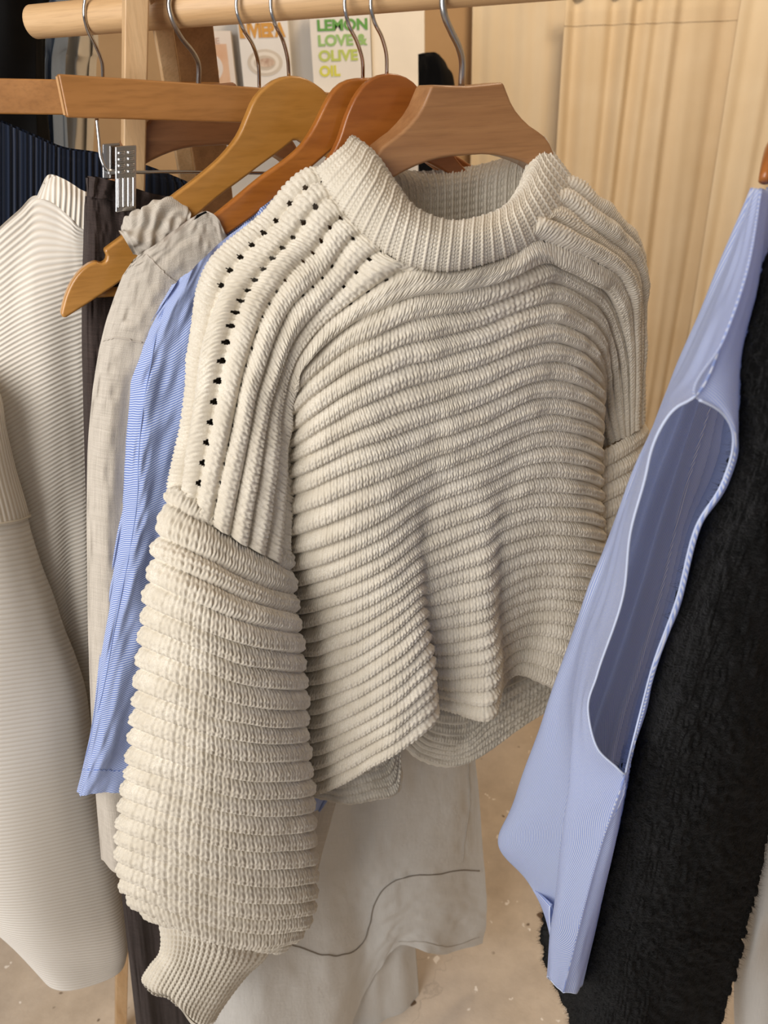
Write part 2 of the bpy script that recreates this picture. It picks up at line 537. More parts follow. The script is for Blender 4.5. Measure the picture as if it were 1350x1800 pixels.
zs = px_rect(352, 160, 747, 172, Yb)[2] - .01
box_obj('ledge', (xa, Yb-.06, zs-.03), (xb, Yb+.06, zs), M['shelf'], root, bevel=.003)
xa2, xb2, za2, zb2 = px_rect(652, -60, 747, 166, Yb)
tag(box_obj('display_board', (xa2, Yb+.025, zs+.001), (xb2, Yb+.05, zb2), M['white_board'], None, bevel=.002),
    'plain off-white board standing right of the lemon cookbook', 'board')

def text_mesh(name, s, size, x, y, z, mat, parent, offset=0.0, xscale=1.0):
    cu = bpy.data.curves.new(name, 'FONT'); cu.body = s; cu.size = size; cu.offset = offset
    cu.extrude = .0006; cu.align_x = 'LEFT'
    tmp = bpy.data.objects.new(name + '_tmp', cu); COL.objects.link(tmp)
    dg = bpy.context.evaluated_depsgraph_get()
    me = bpy.data.meshes.new_from_object(tmp.evaluated_get(dg))
    bpy.data.objects.remove(tmp); me.materials.clear(); me.materials.append(mat)
    w = max((v.co.x for v in me.vertices), default=1)
    b = base_of(parent)
    for v in me.vertices:
        q = v.co.copy(); v.co = (x + q.x * xscale - b[0], y - q.z - b[1], z + q.y - b[2])
    o = link(bpy.data.objects.new(name, me), parent)
    return o, w * xscale

def book(label, px, y0, cover_c, lean=0.0, spine=.03):
    x0, x1, z0, z1 = px_rect(px[0], y0, px[1], 165, Yb)
    r = thing('cookbook', label, 'book', ((x0+x1)/2, Yb, zs + .001), 'cookbooks on the white ledge')
    cm = mat_plain('cover', cover_c, .45)
    box_obj('cover', (x0, Yb, zs+.001), (x1, Yb+.004, z1), cm, r, bevel=.0012)
    box_obj('pages', (x0+.004, Yb+.004, zs+.004), (x1-.004, Yb+.004+spine*.7, z1-.004), M['page'], r)
    box_obj('back_cover', (x0, Yb+.004+spine*.7, zs+.001), (x1, Yb+.0075+spine*.7, z1), cm, r)
    return r, x0, x1, z1
def fit_text(s, r, x0, x1, z, h, mat, off=.0):
    # width fitted lettering
    o, w = text_mesh('lettering', s, h / .69, x0, Yb - .001, z, mat, r, off)
    k = (x1 - x0) / max(w, 1e-6)
    b = base_of(r)
    for v in o.data.vertices: v.co.x = (v.co.x + b[0] - x0) * k + x0 - b[0]
def X(px, y=100): return aty(px, y, Yb)[0]
def Z(py, x=560): return aty(x, py, Yb)[2]
def disc(name, cx, cz, rx, rz, y, mat, parent, seg=40, th=.0008):
    f = [(cx + rx*math.cos(a), y, cz + rz*math.sin(a)) for a in np.linspace(0, 2*math.pi, seg, endpoint=False)]
    b = [(p[0], y + th, p[2]) for p in f]
    return bm_obj(name, prism_bm(f, b), mat, parent)

r, x0, x1, z1 = book('white cookbook with green to yellow LEMON LOVE & OLIVE OIL lettering', (547, 652), 0, srgb('#e2dcd2'))
cols = ['#5d9a3c', '#93b96a', '#b9c65c', '#d2cf45']
for i, (s, wpx) in enumerate((('LEMON', 88), ('LOVE &', 87), ('OLIVE', 69), ('OIL', 37))):
    zb_ = Z(54 + i * 26.7)
    hh = abs(Z(33) - Z(53))
    fit_text(s, r, X(560), X(560 + wpx), zb_, hh * .92, mat_plain('ink', srgb(cols[i]), .5), .0016)
r, x0, x1, z1 = book('white cookbook with orange RIVIERA lettering and a dish on the cover', (421, 509), -5, srgb('#e4dfd8'))
fit_text('RIVIERA', r, X(425), X(505), Z(61), abs(Z(33) - Z(57)) * .95, mat_plain('ink', srgb('#cf9430'), .5), .0028)
zc = Z(107); cxx = X(465)
disc('plate_picture', cxx, zc, X(496)-cxx, abs(Z(83)-zc), Yb-.0010, mat_plain('ink', srgb('#cfc3b2'), .5), r)
disc('plate_picture', cxx, zc, X(490)-cxx, abs(Z(88)-zc), Yb-.0018, mat_plain('ink', srgb('#e6ddd0'), .5), r)
disc('plate_picture', cxx, zc, X(484)-cxx, abs(Z(94)-zc), Yb-.0026, mat_plain('ink', srgb('#c9bba8'), .5), r)
disc('food_picture', cxx+.004, zc, X(480)-cxx, abs(Z(99)-zc), Yb-.0034, mat_plain('ink', srgb('#b08f78'), .5, c2=srgb('#d9c4ae'), nscale=60), r)
r, x0, x1, z1 = book('small peach cookbook half hidden behind the wooden legs', (340, 411), 55, srgb('#e0d3c6'))
fit_text('ME', r, X(367), X(389), Z(70), abs(Z(60)-Z(70)), mat_plain('ink', srgb('#c9a58c'), .5), .0)
xq0, xq1, zq0, zq1 = px_rect(345, 78, 402, 150, Yb)
box_obj('cover_picture', (xq0, Yb-.0012, zq0), (xq1, Yb-.0002, zq1), mat_plain('ink', srgb('#cf9f78'), .5, c2=srgb('#d9b595'), nscale=12), r)
cxx = X(366); zc = Z(112)
disc('plate_picture', cxx, zc, X(390)-cxx, abs(Z(86)-zc), Yb-.0020, mat_plain('ink', srgb('#ddd3ca'), .5), r)
disc('food_picture', cxx, zc-.01, X(382)-cxx, abs(Z(96)-zc), Yb-.0028, mat_plain('ink', srgb('#a8643c'), .5, c2=srgb('#e6d2ad'), nscale=30), r)

# ------------------------------------------------------------------ the clothes rack
M['oak'] = mat_wood('pale_oak', srgb('#dcb98c'), srgb('#c79f70'), 0, .5, .1, (40, 40, 2.2))
M['oak_rod'] = mat_wood('pale_oak_rod', srgb('#dcb88a'), srgb('#c69d6d'), math.degrees(math.atan2(ROD_D[1], ROD_D[0])), .5, .1, (2.2, 45, 45))
M['oak_dark'] = mat_wood('brown_oak', srgb('#b08456'), srgb('#946b42'), 0, .5, .1, (40, 40, 2.2))
rack = thing('clothes_rack', 'pale wooden clothes rack with round rail and slanted legs', 'clothes rack', (ROD_L[0]+.05, ROD_L[1], 0))
rod_end = ROD_R + ROD_D * .75
tube('rail', [ROD_L - ROD_D*.002, ROD_L, ROD_L + ROD_D*.003, rod_end], [ROD_RAD*.8, ROD_RAD, ROD_RAD, ROD_RAD], M['oak_rod'], rack, raw=True, seg=28)
def beam(name, p, q, w, d, side, mat, parent, bevel=.002):
    """square section bar from p to q; side = horizontal direction of its wide face"""
    p = np.asarray(p, float); q = np.asarray(q, float)
    ax = (q - p) / np.linalg.norm(q - p)
    s = np.asarray(side, float); s = s - ax * (s @ ax); s /= np.linalg.norm(s)
    t = np.cross(ax, s)
    f = [p - s*w/2 - t*d/2, p + s*w/2 - t*d/2, p + s*w/2 + t*d/2, p - s*w/2 + t*d/2]
    b = [v + (q - p) for v in f]
    return bm_obj(name, prism_bm(f, b), mat, parent, bevel=bevel)
def to_floor(p, q):                # extend line p->q down to the floor
    t = (0.0 - p[2]) / (q[2] - p[2]); return p + (q - p) * t
rd = ROD_D
# front leg, crossing leg and rear leg of the A-frame at the far end
p = aty(238, 20, .905); q = aty(213, 1745, .93); q = to_floor(p, q); p = p + (p - q) * .06
beam('leg', p, q, .023, .024, (.93, .36, 0), M['oak'], rack)
p = aty(278, 0, .945); q = aty(330, 320, 1.12); q = to_floor(p, q); p = p + (p - q) * .03
beam('leg', p, q, .020, .022, (.93, .36, 0), M['oak'], rack)
p = aty(331, 20, 1.02); q = aty(372, 300, 1.20); q = to_floor(p, q); p = p + (p - q) * .03
beam('leg', p, q, .048, .022, (.9, .43, 0), M['oak_dark'], rack)
q2 = rod_end + np.array([.05, -.05, 0]); 
beam('leg', rod_end + np.array([0, 0, .06]), np.array([rod_end[0]+.1, rod_end[1]-.25, 0]), .032, .030, (.9, .4, 0), M['oak'], rack)
beam('leg', rod_end + np.array([.03, 0, .06]), np.array([rod_end[0]+.1, rod_end[1]+.35, 0]), .032, .030, (.9, .4, 0), M['oak'], rack)
rack['label'] = 'pale wooden clothes rack with round rail and slanted legs'

# ------------------------------------------------------------------ hanging planes, far to near along the rail
PX = dict(A=150, B=302, C=418, D=482, E=612, F=656, G=783)
ANG = dict(A=15, B=28, C=28, D=26, E=23.5, F=22.5, G=22)
PL = {k: Plane(rod_at(PX[k]), ANG[k]) for k in PX}

def hook(parent, plane, px, rad, mat, off=0.0):
    """chrome hook traced upward from the hanger, then bent over the rail"""
    nn = len(px) - 1
    P = [plane.at(x, y, off + (ROD_RAD + rad + .006) * min(1.0, i / nn * 1.6)) for i, (x, y) in enumerate(px)]
    top = P[-1].copy()
    rc = ROD_L + ROD_D * ((top - ROD_L) @ ROD_D); rc[2] = ROD_Z
    side = top - rc; side[2] = 0
    sd = side / (np.linalg.norm(side) + 1e-9)
    R = ROD_RAD + rad + .004
    r0 = max(np.linalg.norm(side), R)
    pts = P[:]
    a0 = math.atan2(top[2] - ROD_Z, r0)
    for a in np.linspace(max(a0, .1) + .25, math.pi * 1.12, 9):
        rr = R + (r0 - R) * max(0, 1 - a / 1.6)
        pts.append(rc + sd * rr * math.cos(a) + np.array([0, 0, rr * math.sin(a)]))
    return tube('hook', pts, rad, mat, parent, n=70, seg=12)

def hanger(name, label, key, upper, lower, cx, hook_px, mat, half=.006, hook_rad=.0019, off=0.0, flare=None, top_z=None, bevel=.003, hookmat=None, group='wooden hangers on the rail', sz=None, plane=None):
    pl = plane or PL[key]
    if sz is None:
        U = [pl.sz(*p) for p in upper]; L = [pl.sz(*p) for p in lower]
        s0 = pl.sz(cx, upper[0][1])[0]
    else:
        U, L, s0 = sz
    def res(A, n):
        A = np.array(A); return smooth_path(A, n)
    left = list(map(tuple, U)) + list(map(tuple, L))
    pts = [(s - s0, z) for s, z in left]
    right = [(-s, z) for s, z in pts[::-1] if abs(s) > 1e-4]
    poly = pts + right
    base = pl.pt(s0, min(z for _, z in poly), off)
    root = thing(name, label, 'hanger', base, group)
    def th(s):
        return half if flare is None else half + (flare - half) * np.clip((abs(s) - .03) / .07, 0, 1)
    f = [pl.pt(s0 + s, z, off + th(s)) for s, z in poly]
    b = [pl.pt(s0 + s, z, off - th(s)) for s, z in poly]
    bm_obj('hanger_body', prism_bm(f, b), mat, root, bevel=bevel, seg=3)
    if hook_px:
        hook(root, pl, hook_px, hook_rad, hookmat or M['chrome'], off)
    return root, (U, L, s0)

def sp(pts, n): return [tuple(p) for p in smooth_path(pts, n)]
M['w_yellow'] = mat_wood('honey_wood', srgb('#c08a45'), srgb('#a9742f'), ANG['D'], .33, .4)
M['w_orange'] = mat_wood('orange_wood', srgb('#b4702c'), srgb('#96551b'), ANG['E'], .3, .5)
M['w_amber'] = mat_wood('amber_wood', srgb('#a9662b'), srgb('#8f4f1d'), ANG['F'], .33, .4)
M['w_walnut'] = mat_wood('red_cedar', srgb('#ad7f53'), srgb('#926540'), ANG['G'], .38, .3, (2.5, 30, 55))
M['w_bar'] = mat_wood('trouser_bar_wood', srgb('#b27c44'), srgb('#9a6731'), ANG['C'], .38, .3)
M['w_end'] = mat_plain('pale_end_grain', srgb('#cf9f6b'), .5)

# D: honey hanger with a notch near its tip
up = sp([(508, 133), (491, 136), (465, 151), (446, 171), (431, 204), (417, 236), (391, 270), (350, 307), (300, 345), (240, 394), (200, 424)], 30)
up += [(184, 436), (181, 440)] + sp([(181, 440), (186, 448), (184, 457), (176, 461), (168, 457)], 8)[1:] + sp([(168, 457), (152, 464), (130, 486), (114, 518), (106, 548)], 9)[1:]
lo = [(108, 557), (116, 556)] + sp([(116, 556), (155, 531), (207, 496), (326, 394), (387, 341), (424, 314), (461, 286), (498, 259), (512, 247)], 22)[1:]
hD, _ = hanger('coat_hanger', 'honey-coloured notched wooden hanger carrying a gathered linen strap', 'D', up, lo, 508,
    [(508, 136), (506, 105), (497, 70), (482, 38), (476, 10), (477, -12)], M['w_yellow'], .0065)
pa, pb = PL['D'].at(150, 524, 0), PL['D'].at(208, 506, 0)
tube('cross_bar', [PL['D'].at(170, 515, -.012), PL['D'].at(330, 505, -.012), PL['D'].at(560, 500, -.012)], .0048, M['w_yellow'], hD, seg=12)
# E: orange hanger
up = sp([(639, 137), (617, 138), (594, 148), (580, 163), (566, 188), (549, 222), (526, 256), (498, 281), (461, 307), (405, 353), (378, 375), (345, 400), (310, 425), (290, 442)], 34)
lo = [(280, 460), (282, 468)] + sp([(290, 470), (340, 445), (424, 394), (498, 335), (557, 284), (600, 250), (637, 236)], 18)
hanger('coat_hanger', 'glossy orange wooden hanger inside the grey linen shirt', 'E', up, lo, 639,
    [(638, 140), (637, 105), (628, 75), (612, 40), (606, 10), (607, -15)], M['w_orange'], .0055, .0018)
# F: amber hanger
up = sp([(680, 129), (661, 133), (639, 147), (623, 168), (608, 200), (591, 250), (560, 300), (500, 366), (440, 412), (390, 455)], 30)
lo = [(376, 474), (378, 482)] + sp([(386, 486), (440, 448), (520, 378), (610, 300), (650, 280), (681, 274)], 16)
hanger('coat_hanger', 'amber wooden hanger with rounded top inside the blue striped shirt', 'F', up, lo, 681,
    [(680, 132), (679, 95), (671, 65), (657, 35), (652, 10), (653, -15)], M['w_amber'], .0055, .0018)
# G: wide cedar hanger with a flat-topped neck block
up = [(818, 151), (780, 150), (754, 149)] + sp([(754, 149), (731, 199), (704, 230), (668, 258), (630, 330), (575, 390), (540, 445), (515, 492)], 22)[1:]
lo = [(510, 510), (513, 520)] + sp([(520, 524), (560, 480), (600, 425), (640, 362), (687, 313), (722, 294), (757, 281), (794, 274), (810, 273)], 20)
hG, szG = hanger('coat_hanger', 'wide flat-topped cedar hanger holding up the chunky knit sweater', 'G', up, lo, 818,
    [(811, 150), (812, 105), (806, 82), (793, 55), (781, 25), (778, 2), (780, -14)], M['w_walnut'], .017, .0031, off=-.011, flare=.017, hookmat=M['steel'])
# B: the same kind of hanger in the cream sweatshirt
plB = PL['B']; sB, zB = plB.sz(350, 150)
U, L, s0 = szG
k = 1.0
ztop = U[0][1]
szB = ([((s - s0) * k + sB, (z - ztop) * k + zB) for s, z in U], [((s - s0) * k + sB, (z - ztop) * k + zB) for s, z in L], sB)
hanger('coat_hanger', 'brown wide hanger inside the cream sweatshirt behind the trouser bar', 'B', None, None, None,
    [(349, 150), (348, 110), (339, 92), (318, 65), (303, 35), (297, 5), (301, -12)], mat_wood('brown_wide_wood', srgb('#9a6a45'), srgb('#835634'), 28, .4, .25), .009, .0026, flare=.017, hookmat=M['steel'], sz=szB)

# C and A: trouser hangers, a straight wooden bar with a wire and clips under it
def bar_hanger(label, key, left_top, left_bot, mid_top, mid_bot, hook_px, wire=True, hrad=.0019):
    pl = PL[key]
    sl, zt = pl.sz(*left_top); _, zb = pl.sz(*left_bot)
    sm, zmt = pl.sz(*mid_top); _, zmb = pl.sz(*mid_bot)
    root = thing('trouser_hanger', label, 'hanger', pl.pt(sm, zmb), 'trouser hangers on the rail')
    sr = 2 * sm - sl
    poly = [(sl, zt), (sr, 2*zmt - zt), (sr, 2*zmb - zb), (sl, zb)]
    f = [pl.pt(s, z, .007) for s, z in poly]; b = [pl.pt(s, z, -.007) for s, z in poly]
    bm_obj('bar', prism_bm(f, b), M['w_bar'], root, bevel=.002, seg=3)
    for s, e, t_, b_ in ((sl, -1, zt, zb), (sr, 1, 2*zmt - zt, 2*zmb - zb)):
        ep = [pl.pt(s + e*.0004, z, o) for z, o in ((t_-.002, .0052), (t_-.002, -.0052), (b_+.002, -.0052), (b_+.002, .0052))]
        eb = [p + pl.d * e * .0006 for p in ep]
        bm_obj('end_cap', prism_bm(ep, eb), M['w_end'], root)
    hook(root, pl, hook_px, hrad, M['chrome'])
    return root, sl, sr, sm, zb, zmb
hC, slC, srC, smC, zbC, zmC = bar_hanger('straight wooden trouser hanger whose chrome clips hold the dark trousers', 'C',
    (100, 130), (104, 207), (455, 154), (455, 217), [(456, 156), (453, 105), (444, 78), (425, 45), (416, 15), (417, -12)])
bar_hanger('straight wooden trouser hanger at the far left holding the navy knit', 'A',
    (-38, 137), (-38, 201), (182, 141), (182, 203), [(181, 140), (179, 108), (169, 82), (154, 52), (148, 25), (150, 0), (152, -10)])
pl = PL['C']
P = [pl.at(170, 206, 0), pl.at(174, 245, .001), pl.at(179, 282, .002), pl.at(188, 299, .003), pl.at(205, 301, .002), pl.at(300, 302, 0), pl.at(530, 303, 0)]
s_end, z_end = pl.sz(530, 303)
sR = 2 * smC - pl.sz(170, 206)[0]
P += [pl.pt(sR - .015, z_end), pl.pt(sR - .004, z_end + .008), pl.pt(sR, 2*zmC - zbC)]
tube('clip_wire', P, .0017, M['chrome'], hC, n=120, seg=10)
def clip(parent, pl, cx_s, z_top, w, h, off, lean=0.0):
    """folded sheet-metal clip with pressed dimples and flutes"""
    f0 = off
    def bx(s0, s1, z0, z1, o0, o1, bm=None):
        fr = [pl.pt(s + lean * (z - z_top), z, o1) for s, z in ((s0, z0), (s1, z0), (s1, z1), (s0, z1))]
        bk = [pl.pt(s + lean * (z - z_top), z, o0) for s, z in ((s0, z0), (s1, z0), (s1, z1), (s0, z1))]
        return prism_bm(fr, bk, bm)
    c = bm_obj('clip', bx(cx_s - w/2, cx_s + w/2, z_top - h, z_top, f0, f0 + .0035), M['chrome'], parent, bevel=.0012)
    bm = bmesh.new()
    for i in range(4):
        s = cx_s - w*.36 + w*.24*i
        bx(s - w*.065, s + w*.065, z_top - h*.93, z_top - h*.47, f0 + .003, f0 + .0055, bm)
    bm_obj('pressed_flutes', bm, M['chrome'], c, bevel=.001)
    bm = bmesh.new()
    for i in range(2):
        for j in range(4):
            s = cx_s - w*.22 + w*.44*i; z = z_top - h*.07 - j*h*.095
            bx(s - w*.17, s + w*.17, z - h*.06, z, f0 + .003, f0 + .006, bm)
    bm_obj('pressed_dimples', bm, M['chrome'], c, bevel=.0012)
    bk = bx(cx_s - w*.95, cx_s - w*.1, z_top - h*.5, z_top + h*.035, f0 - .014, f0 - .011)
    bm_obj('back_jaw', bk, M['chrome'], c, bevel=.0012)
    bm = bx(cx_s - w*.8, cx_s + w*.3, z_top - h*.42, z_top - h*.36, f0 - .012, f0 + .001)
    bm_obj('spring', bm, M['steel'], c, bevel=.001)
    return c
_q = pl.at(221, 256, .014); s0, z0 = (_q - pl.C) @ pl.d, _q[2]; _q = pl.at(221, 372, .014); s1, z1 = (_q - pl.C) @ pl.d, _q[2]
w = pl.sz(240, 300)[0] - pl.sz(203, 300)[0]
clip(hC, pl, s0, z0, w, z0 - z1, .012, (s1 - s0) / (z1 - z0))
clip(hC, pl, 2*smC - s0, z0, w, z0 - z1, .012)

# ------------------------------------------------------------------ cloth helpers
def px_ctrl(rows, pl, extra=0.0):
    return np.array([[pl.at(x, y, o * .01 + extra) for x, y, o in r] for r in rows])
def cloth_front(rows, pl, nr, nc, rk=None, ck=None, folds=None, extra=0.0):
    C = px_ctrl(rows, pl, extra)
    rk = list(range(len(rows))) if rk is None else rk
    ck = list(range(len(rows[0]))) if ck is None else ck
    V = surf(C, rk, ck, np.linspace(rk[0], rk[-1], nr), np.linspace(ck[0], ck[-1], nc))
    if folds is not None:
        t = np.linspace(0, 1, nc)[None, :]; s = np.linspace(0, 1, nr)[:, None]
        V = V + pl.n * folds(s + 0*t, t + 0*s)[..., None]
    return V
def garment_shell(name, V, pl, thick, mat, parent, uv=None):
    """closed tube: the given front plus a back that meets it at both side edges"""
    nc = V.shape[1]
    t = np.linspace(0, 1, nc)
    prof = (np.sin(math.pi * t)) ** .45
    Bk = V - pl.n * (thick * prof)[None, :, None]
    W = np.concatenate([V, Bk[:, ::-1][:, 1:-1]], 1)
    return grid(name, W, mat, parent, closed=True)
def seam(name, px, pl, off, rad, mat, parent, n=60):
    return tube(name, [pl.at(x, y, off) for x, y in px], rad, mat, parent, n=n, seg=6)
def on_surface(V, px):            # nearest grid point to a pixel (for stitching laid on cloth)
    q = V.reshape(-1, 3) - EYE
    d = q @ _fw
    X_ = 675 + F_PX * (q @ _rt) / d; Y_ = 900 - F_PX * (q @ _up) / d
    out = []
    for x, y in px:
        i = np.argmin((X_ - x) ** 2 + (Y_ - y) ** 2); out.append(V.reshape(-1, 3)[i])
    return np.array(out)
def seam_on(name, V, px, pl, lift, rad, mat, parent, n=80, sub=40):
    P = smooth_path(np.array(px, float), sub)
    W = on_surface(V, P)
    return tube(name, smooth_path(W[::2], n) + pl.n * lift, rad, mat, parent, raw=True, seg=6)

# ------------------------------------------------------------------ the chunky knit sweater (plane G)
pl = PL['G']
def stitch_h(s, t):
    """height of stocking stitch: s counts stitches along a row, t counts rows"""
    x = np.abs(s - np.floor(s) - .5)                 # 0 in the middle of a V, .5 between two columns
    ph = t - 1.25 * x
    gap = np.exp(-((x - .5) / .095) ** 2) * (.84 + .16 * np.cos(2 * math.pi * (t - .1)))
    mid = np.exp(-(x / .075) ** 2) * .42
    legs = .34 * np.cos(2 * math.pi * ph) * np.clip(np.sin(2 * math.pi * x), 0, 1)
    return 1 - gap - mid + legs
def rib_h(f, p=.45):
    return np.sin(math.pi * np.clip(f, 0, 1) ** 1.15) ** p

def knit_panel(name, V, ribs, stitches, mat, parent, rows_per_rib=3.0, amp=.0135, st=.0026, holes=None, seed=1, closed=False, sgn=None, ctr=None, prof=.45):
    """V: dense grid; ribs[R] row coordinate counted in ribs; stitches[C] coordinate counted in stitches"""
    R, C = V.shape[:2]
    N = gnormals(V, closed)
    if ctr is None: N = toward(V, N)
    else:
        N = N if np.sum(N * (V - ctr)) > 0 else -N
    dv = np.linalg.norm(np.gradient(V, axis=0), axis=2) / np.abs(np.gradient(ribs))[:, None]
    S, T = np.meshgrid(stitches, ribs)
    wob = .10 * noise2(S * .35, T * 1.3, seed) 
    T2 = T + .045 * noise2(S * .22, T * .9, seed + 3)
    f = T2 - np.floor(T2)
    a = np.minimum(amp, .46 * dv)
    k = np.clip(dv / .018, 0, 1)
    h = a * (rib_h(f, prof) * (1 + .16 * noise2(S * .3, np.floor(T2) * 7.3, seed + 5)))
    h = h + st * k * (stitch_h(S + .10 * noise2(S*.6, T*2.1, seed+7), f * rows_per_rib + wob) - .5) * (.85 + .3 * noise2(S * 1.1, T * 4.0, seed + 9))
    W = V + N * h[..., None]
    mask = None
    if holes is not None:
        mask = ~holes(S, T, f)[:-1, :-1]
        if closed:
            pass
    st_uv = np.stack([S * .0065, -T * .025], 2)
    return grid(name, W, mat, parent, mask=mask, uv=st_uv, closed=closed), W

G_RK = [-6, -5, -4, -3, -2, -1, 0, 1, 4, 8, 12, 16, 20, 24, 28]
seam_px = [(556, 303), (575, 330), (594, 357), (617, 387), (646, 416), (676, 438), (709, 461), (750, 471), (791, 474), (828, 469), (883, 452), (928, 430), (957, 404), (976, 386), (991, 361), (1002, 327)]
seam_np = np.array(seam_px, float)
def seam_between(p, q, n, lift):
    i = np.argmin(np.sum((seam_np - p) ** 2, 1)); j = np.argmin(np.sum((seam_np - q) ** 2, 1))
    seg = smooth_path(np.vstack([[p], seam_np[i+1:j], [q]]) if j > i + 1 else np.array([p, q], float), 40)
    idx = np.linspace(0, 39, n + 2)[1:-1].astype(int)
    return [(seg[k_][0], seg[k_][1] - lift) for k_ in idx]
upper_left = {  # c0..c5
 -6: [(305,882,-2.2),(325,775,-2.2),(345,590,-2.2),(370,460,-2.6),(455,392,-2.6),(556,303,-1.6)],
 -5: [(322,888,.2),(345,765,.2),(362,620,0),(405,485,-.4),(480,405,-.3),(575,330,.2)],
 -4: [(344,901,2.0),(375,745,2.1),(405,590,1.8),(450,495,1.2),(513,425,1.1),(593,354,1.6)],
 -3: [(373,917,3.0),(403,775,3.1),(438,620,2.7),(490,508,2.3),(550,445,2.2),(616,385,2.6)],
 -2: [(403,937,3.4),(431,800,3.4),(458,665,3.1),(510,545,2.8),(570,482,2.9),(642,412,3.4)],
 -1: [(433,957,3.3),(455,820,3.2),(476,695,2.8),(520,590,2.9),(592,512,3.4),(675,440,4.2)],
  0: [(460,973,2.6),(477,840,2.4),(488,715,2.2),(530,612,2.8),(610,537,3.6),(722,470,4.8)],
}
upper_right = {  # c10..c15
 -6: [(1000,345,-5.0),(1034,380,-6.0),(1070,408,-6.4),(1100,440,-7.0),(1112,535,-8),(1112,740,-8)],
 -5: [(1001,338,-3.6),(1036,374,-4.4),(1072,402,-4.8),(1104,434,-5.6),(1115,540,-6.6),(1118,742,-6.6)],
 -4: [(1002,330,-1.8),(1039,367,-2.6),(1075,395,-3.0),(1110,428,-3.8),(1121,540,-5.0),(1124,743,-5.2)],
 -3: [(1001,338,.2),(1038,370,-.4),(1075,397,-1.0),(1115,444,-2.2),(1124,550,-3.6),(1127,744,-4.2)],
 -2: [(991,365,1.6),(1030,402,1.0),(1067,425,.3),(1114,470,-1.1),(1120,580,-2.8),(1124,748,-3.6)],
 -1: [(974,392,2.5),(1017,417,1.8),(1060,437,1.0),(1107,485,-.6),(1119,600,-2.2),(1121,752,-3.2)],
  0: [(950,420,3.6),(1000,440,2.7),(1045,459,1.8),(1094,497,.2),(1115,610,-1.7),(1115,758,-2.9)],
}
for r_ in upper_right:
    upper_right[r_] = [(x - (14 if i == 0 else 0), y, o + (1.5, 1.9, 2.0, 1.8, 1.2, .6)[i]) for i, (x, y, o) in enumerate(upper_right[r_])]
rows = []
for r_ in (-6, -5, -4, -3, -2, -1, 0):
    l = upper_left[r_]; rr = upper_right[r_]
    mid = seam_between(l[-1][:2], rr[0][:2], 4, 14 - 2.0 * (r_ + 6))
    om = [l[-1][2] + (rr[0][2] - l[-1][2]) * t + b for t, b in ((.2, .8), (.4, 1.2), (.6, 1.2), (.8, .8))]
    om = [min(o, 4.6) + .12 * (r_ + 6) for o in om]
    rows.append(l + [(x, y, o) for (x, y), o in zip(mid, om)] + rr)
rows += [
 # row 1
 [(482,988,1.4),(489,862,1.1),(495,740,.9),(522,657,2.2),(600,584,3.6),(680,538,4.8),(727,521,5.2),(765,515,5.4),(805,510,5.4),(857,498,5.1),(945,463,4.2),(985,468,3.4),(1030,491,2.5),(1068,520,1.0),(1103,625,-1.2),(1108,763,-2.6)],
 # row 4
 [(492,1010,-4),(490,905,-4),(492,800,-2.6),(540,741,2.4),(600,697,4.0),(660,664,4.8),(710,643,5.0),(760,630,5.0),(800,618,5.0),(855,602,4.8),(930,573,4.2),(975,568,3.6),(1015,583,2.6),(1046,615,.6),(1062,690,-3.2),(1082,775,-3.2)],
 # row 8
 [(478,930,-7),(484,905,-6),(491,884,-3.2),(545,860,2.0),(620,825,4.0),(690,797,4.4),(725,783,4.2),(762,769,4.2),(800,757,4.3),(850,739,4.2),(910,709,3.8),(955,697,3.2),(1005,704,2.3),(1045,727,.0),(1040,770,-5),(1046,800,-7)],
 # row 12
 [(490,1030,-7),(498,1018,-6),(506,1008,-3.4),(560,993,1.2),(622,968,3.6),(686,931,4.0),(716,906,3.5),(742,889,2.8),(790,870,3.0),(840,853,3.2),(885,830,2.6),(940,812,2.6),(1000,813,2.0),(1043,829,-.6),(1036,850,-5),(1020,850,-8)],
 # row 16
 [(500,1120,-7),(510,1114,-6),(519,1106,-3.4),(566,1096,.6),(626,1074,3.4),(696,1035,4.4),(726,1008,3.8),(743,996,2.6),(792,976,2.4),(846,957,2.8),(873,931,1.8),(935,914,1.6),(1000,914,1.4),(1047,926,-.8),(1040,940,-5),(1020,940,-8)],
 # row 20
 [(508,1215,-7),(518,1210,-6),(528,1204,-3.4),(568,1199,.2),(627,1177,3.4),(702,1124,5.0),(735,1092,4.4),(746,1085,1.8),(796,1077,1.8),(850,1065,2.8),(872,1036,.6),(930,1010,.2),(1000,1010,.6),(1050,1020,-1),(1040,1030,-5),(1020,1030,-8)],
 # row 24
 [(510,1312,-7),(522,1308,-6),(533,1302,-3.2),(571,1299,0),(632,1271,3.4),(707,1221,5.4),(748,1180,4.8),(753,1168,.6),(800,1168,1.0),(856,1158,2.8),(873,1118,-.2),(925,1092,-1.5),(990,1095,0),(1036,1112,-1),(1030,1120,-5),(1010,1120,-8)],
 # row 28 (hem)
 [(512,1392,-7),(524,1394,-5.5),(538,1394,-3),(578,1386,-.2),(638,1355,3.2),(703,1314,5.6),(755,1270,4.8),(757,1240,-1.0),(808,1250,.4),(856,1262,3.2),(872,1206,-1.5),(906,1184,-2),(955,1200,-.2),(1000,1222,-.6),(1010,1226,-4.5),(995,1218,-8)],
]
sw = thing('sweater', 'chunky ecru rolled-rib knit sweater with mock neck, foremost on the rail', 'sweater', pl.at(800, 1260, 0))
NS = 116
nr = 34 * 18 + 1; nc = NS * 8 + 1
C_ = px_ctrl(rows, pl)
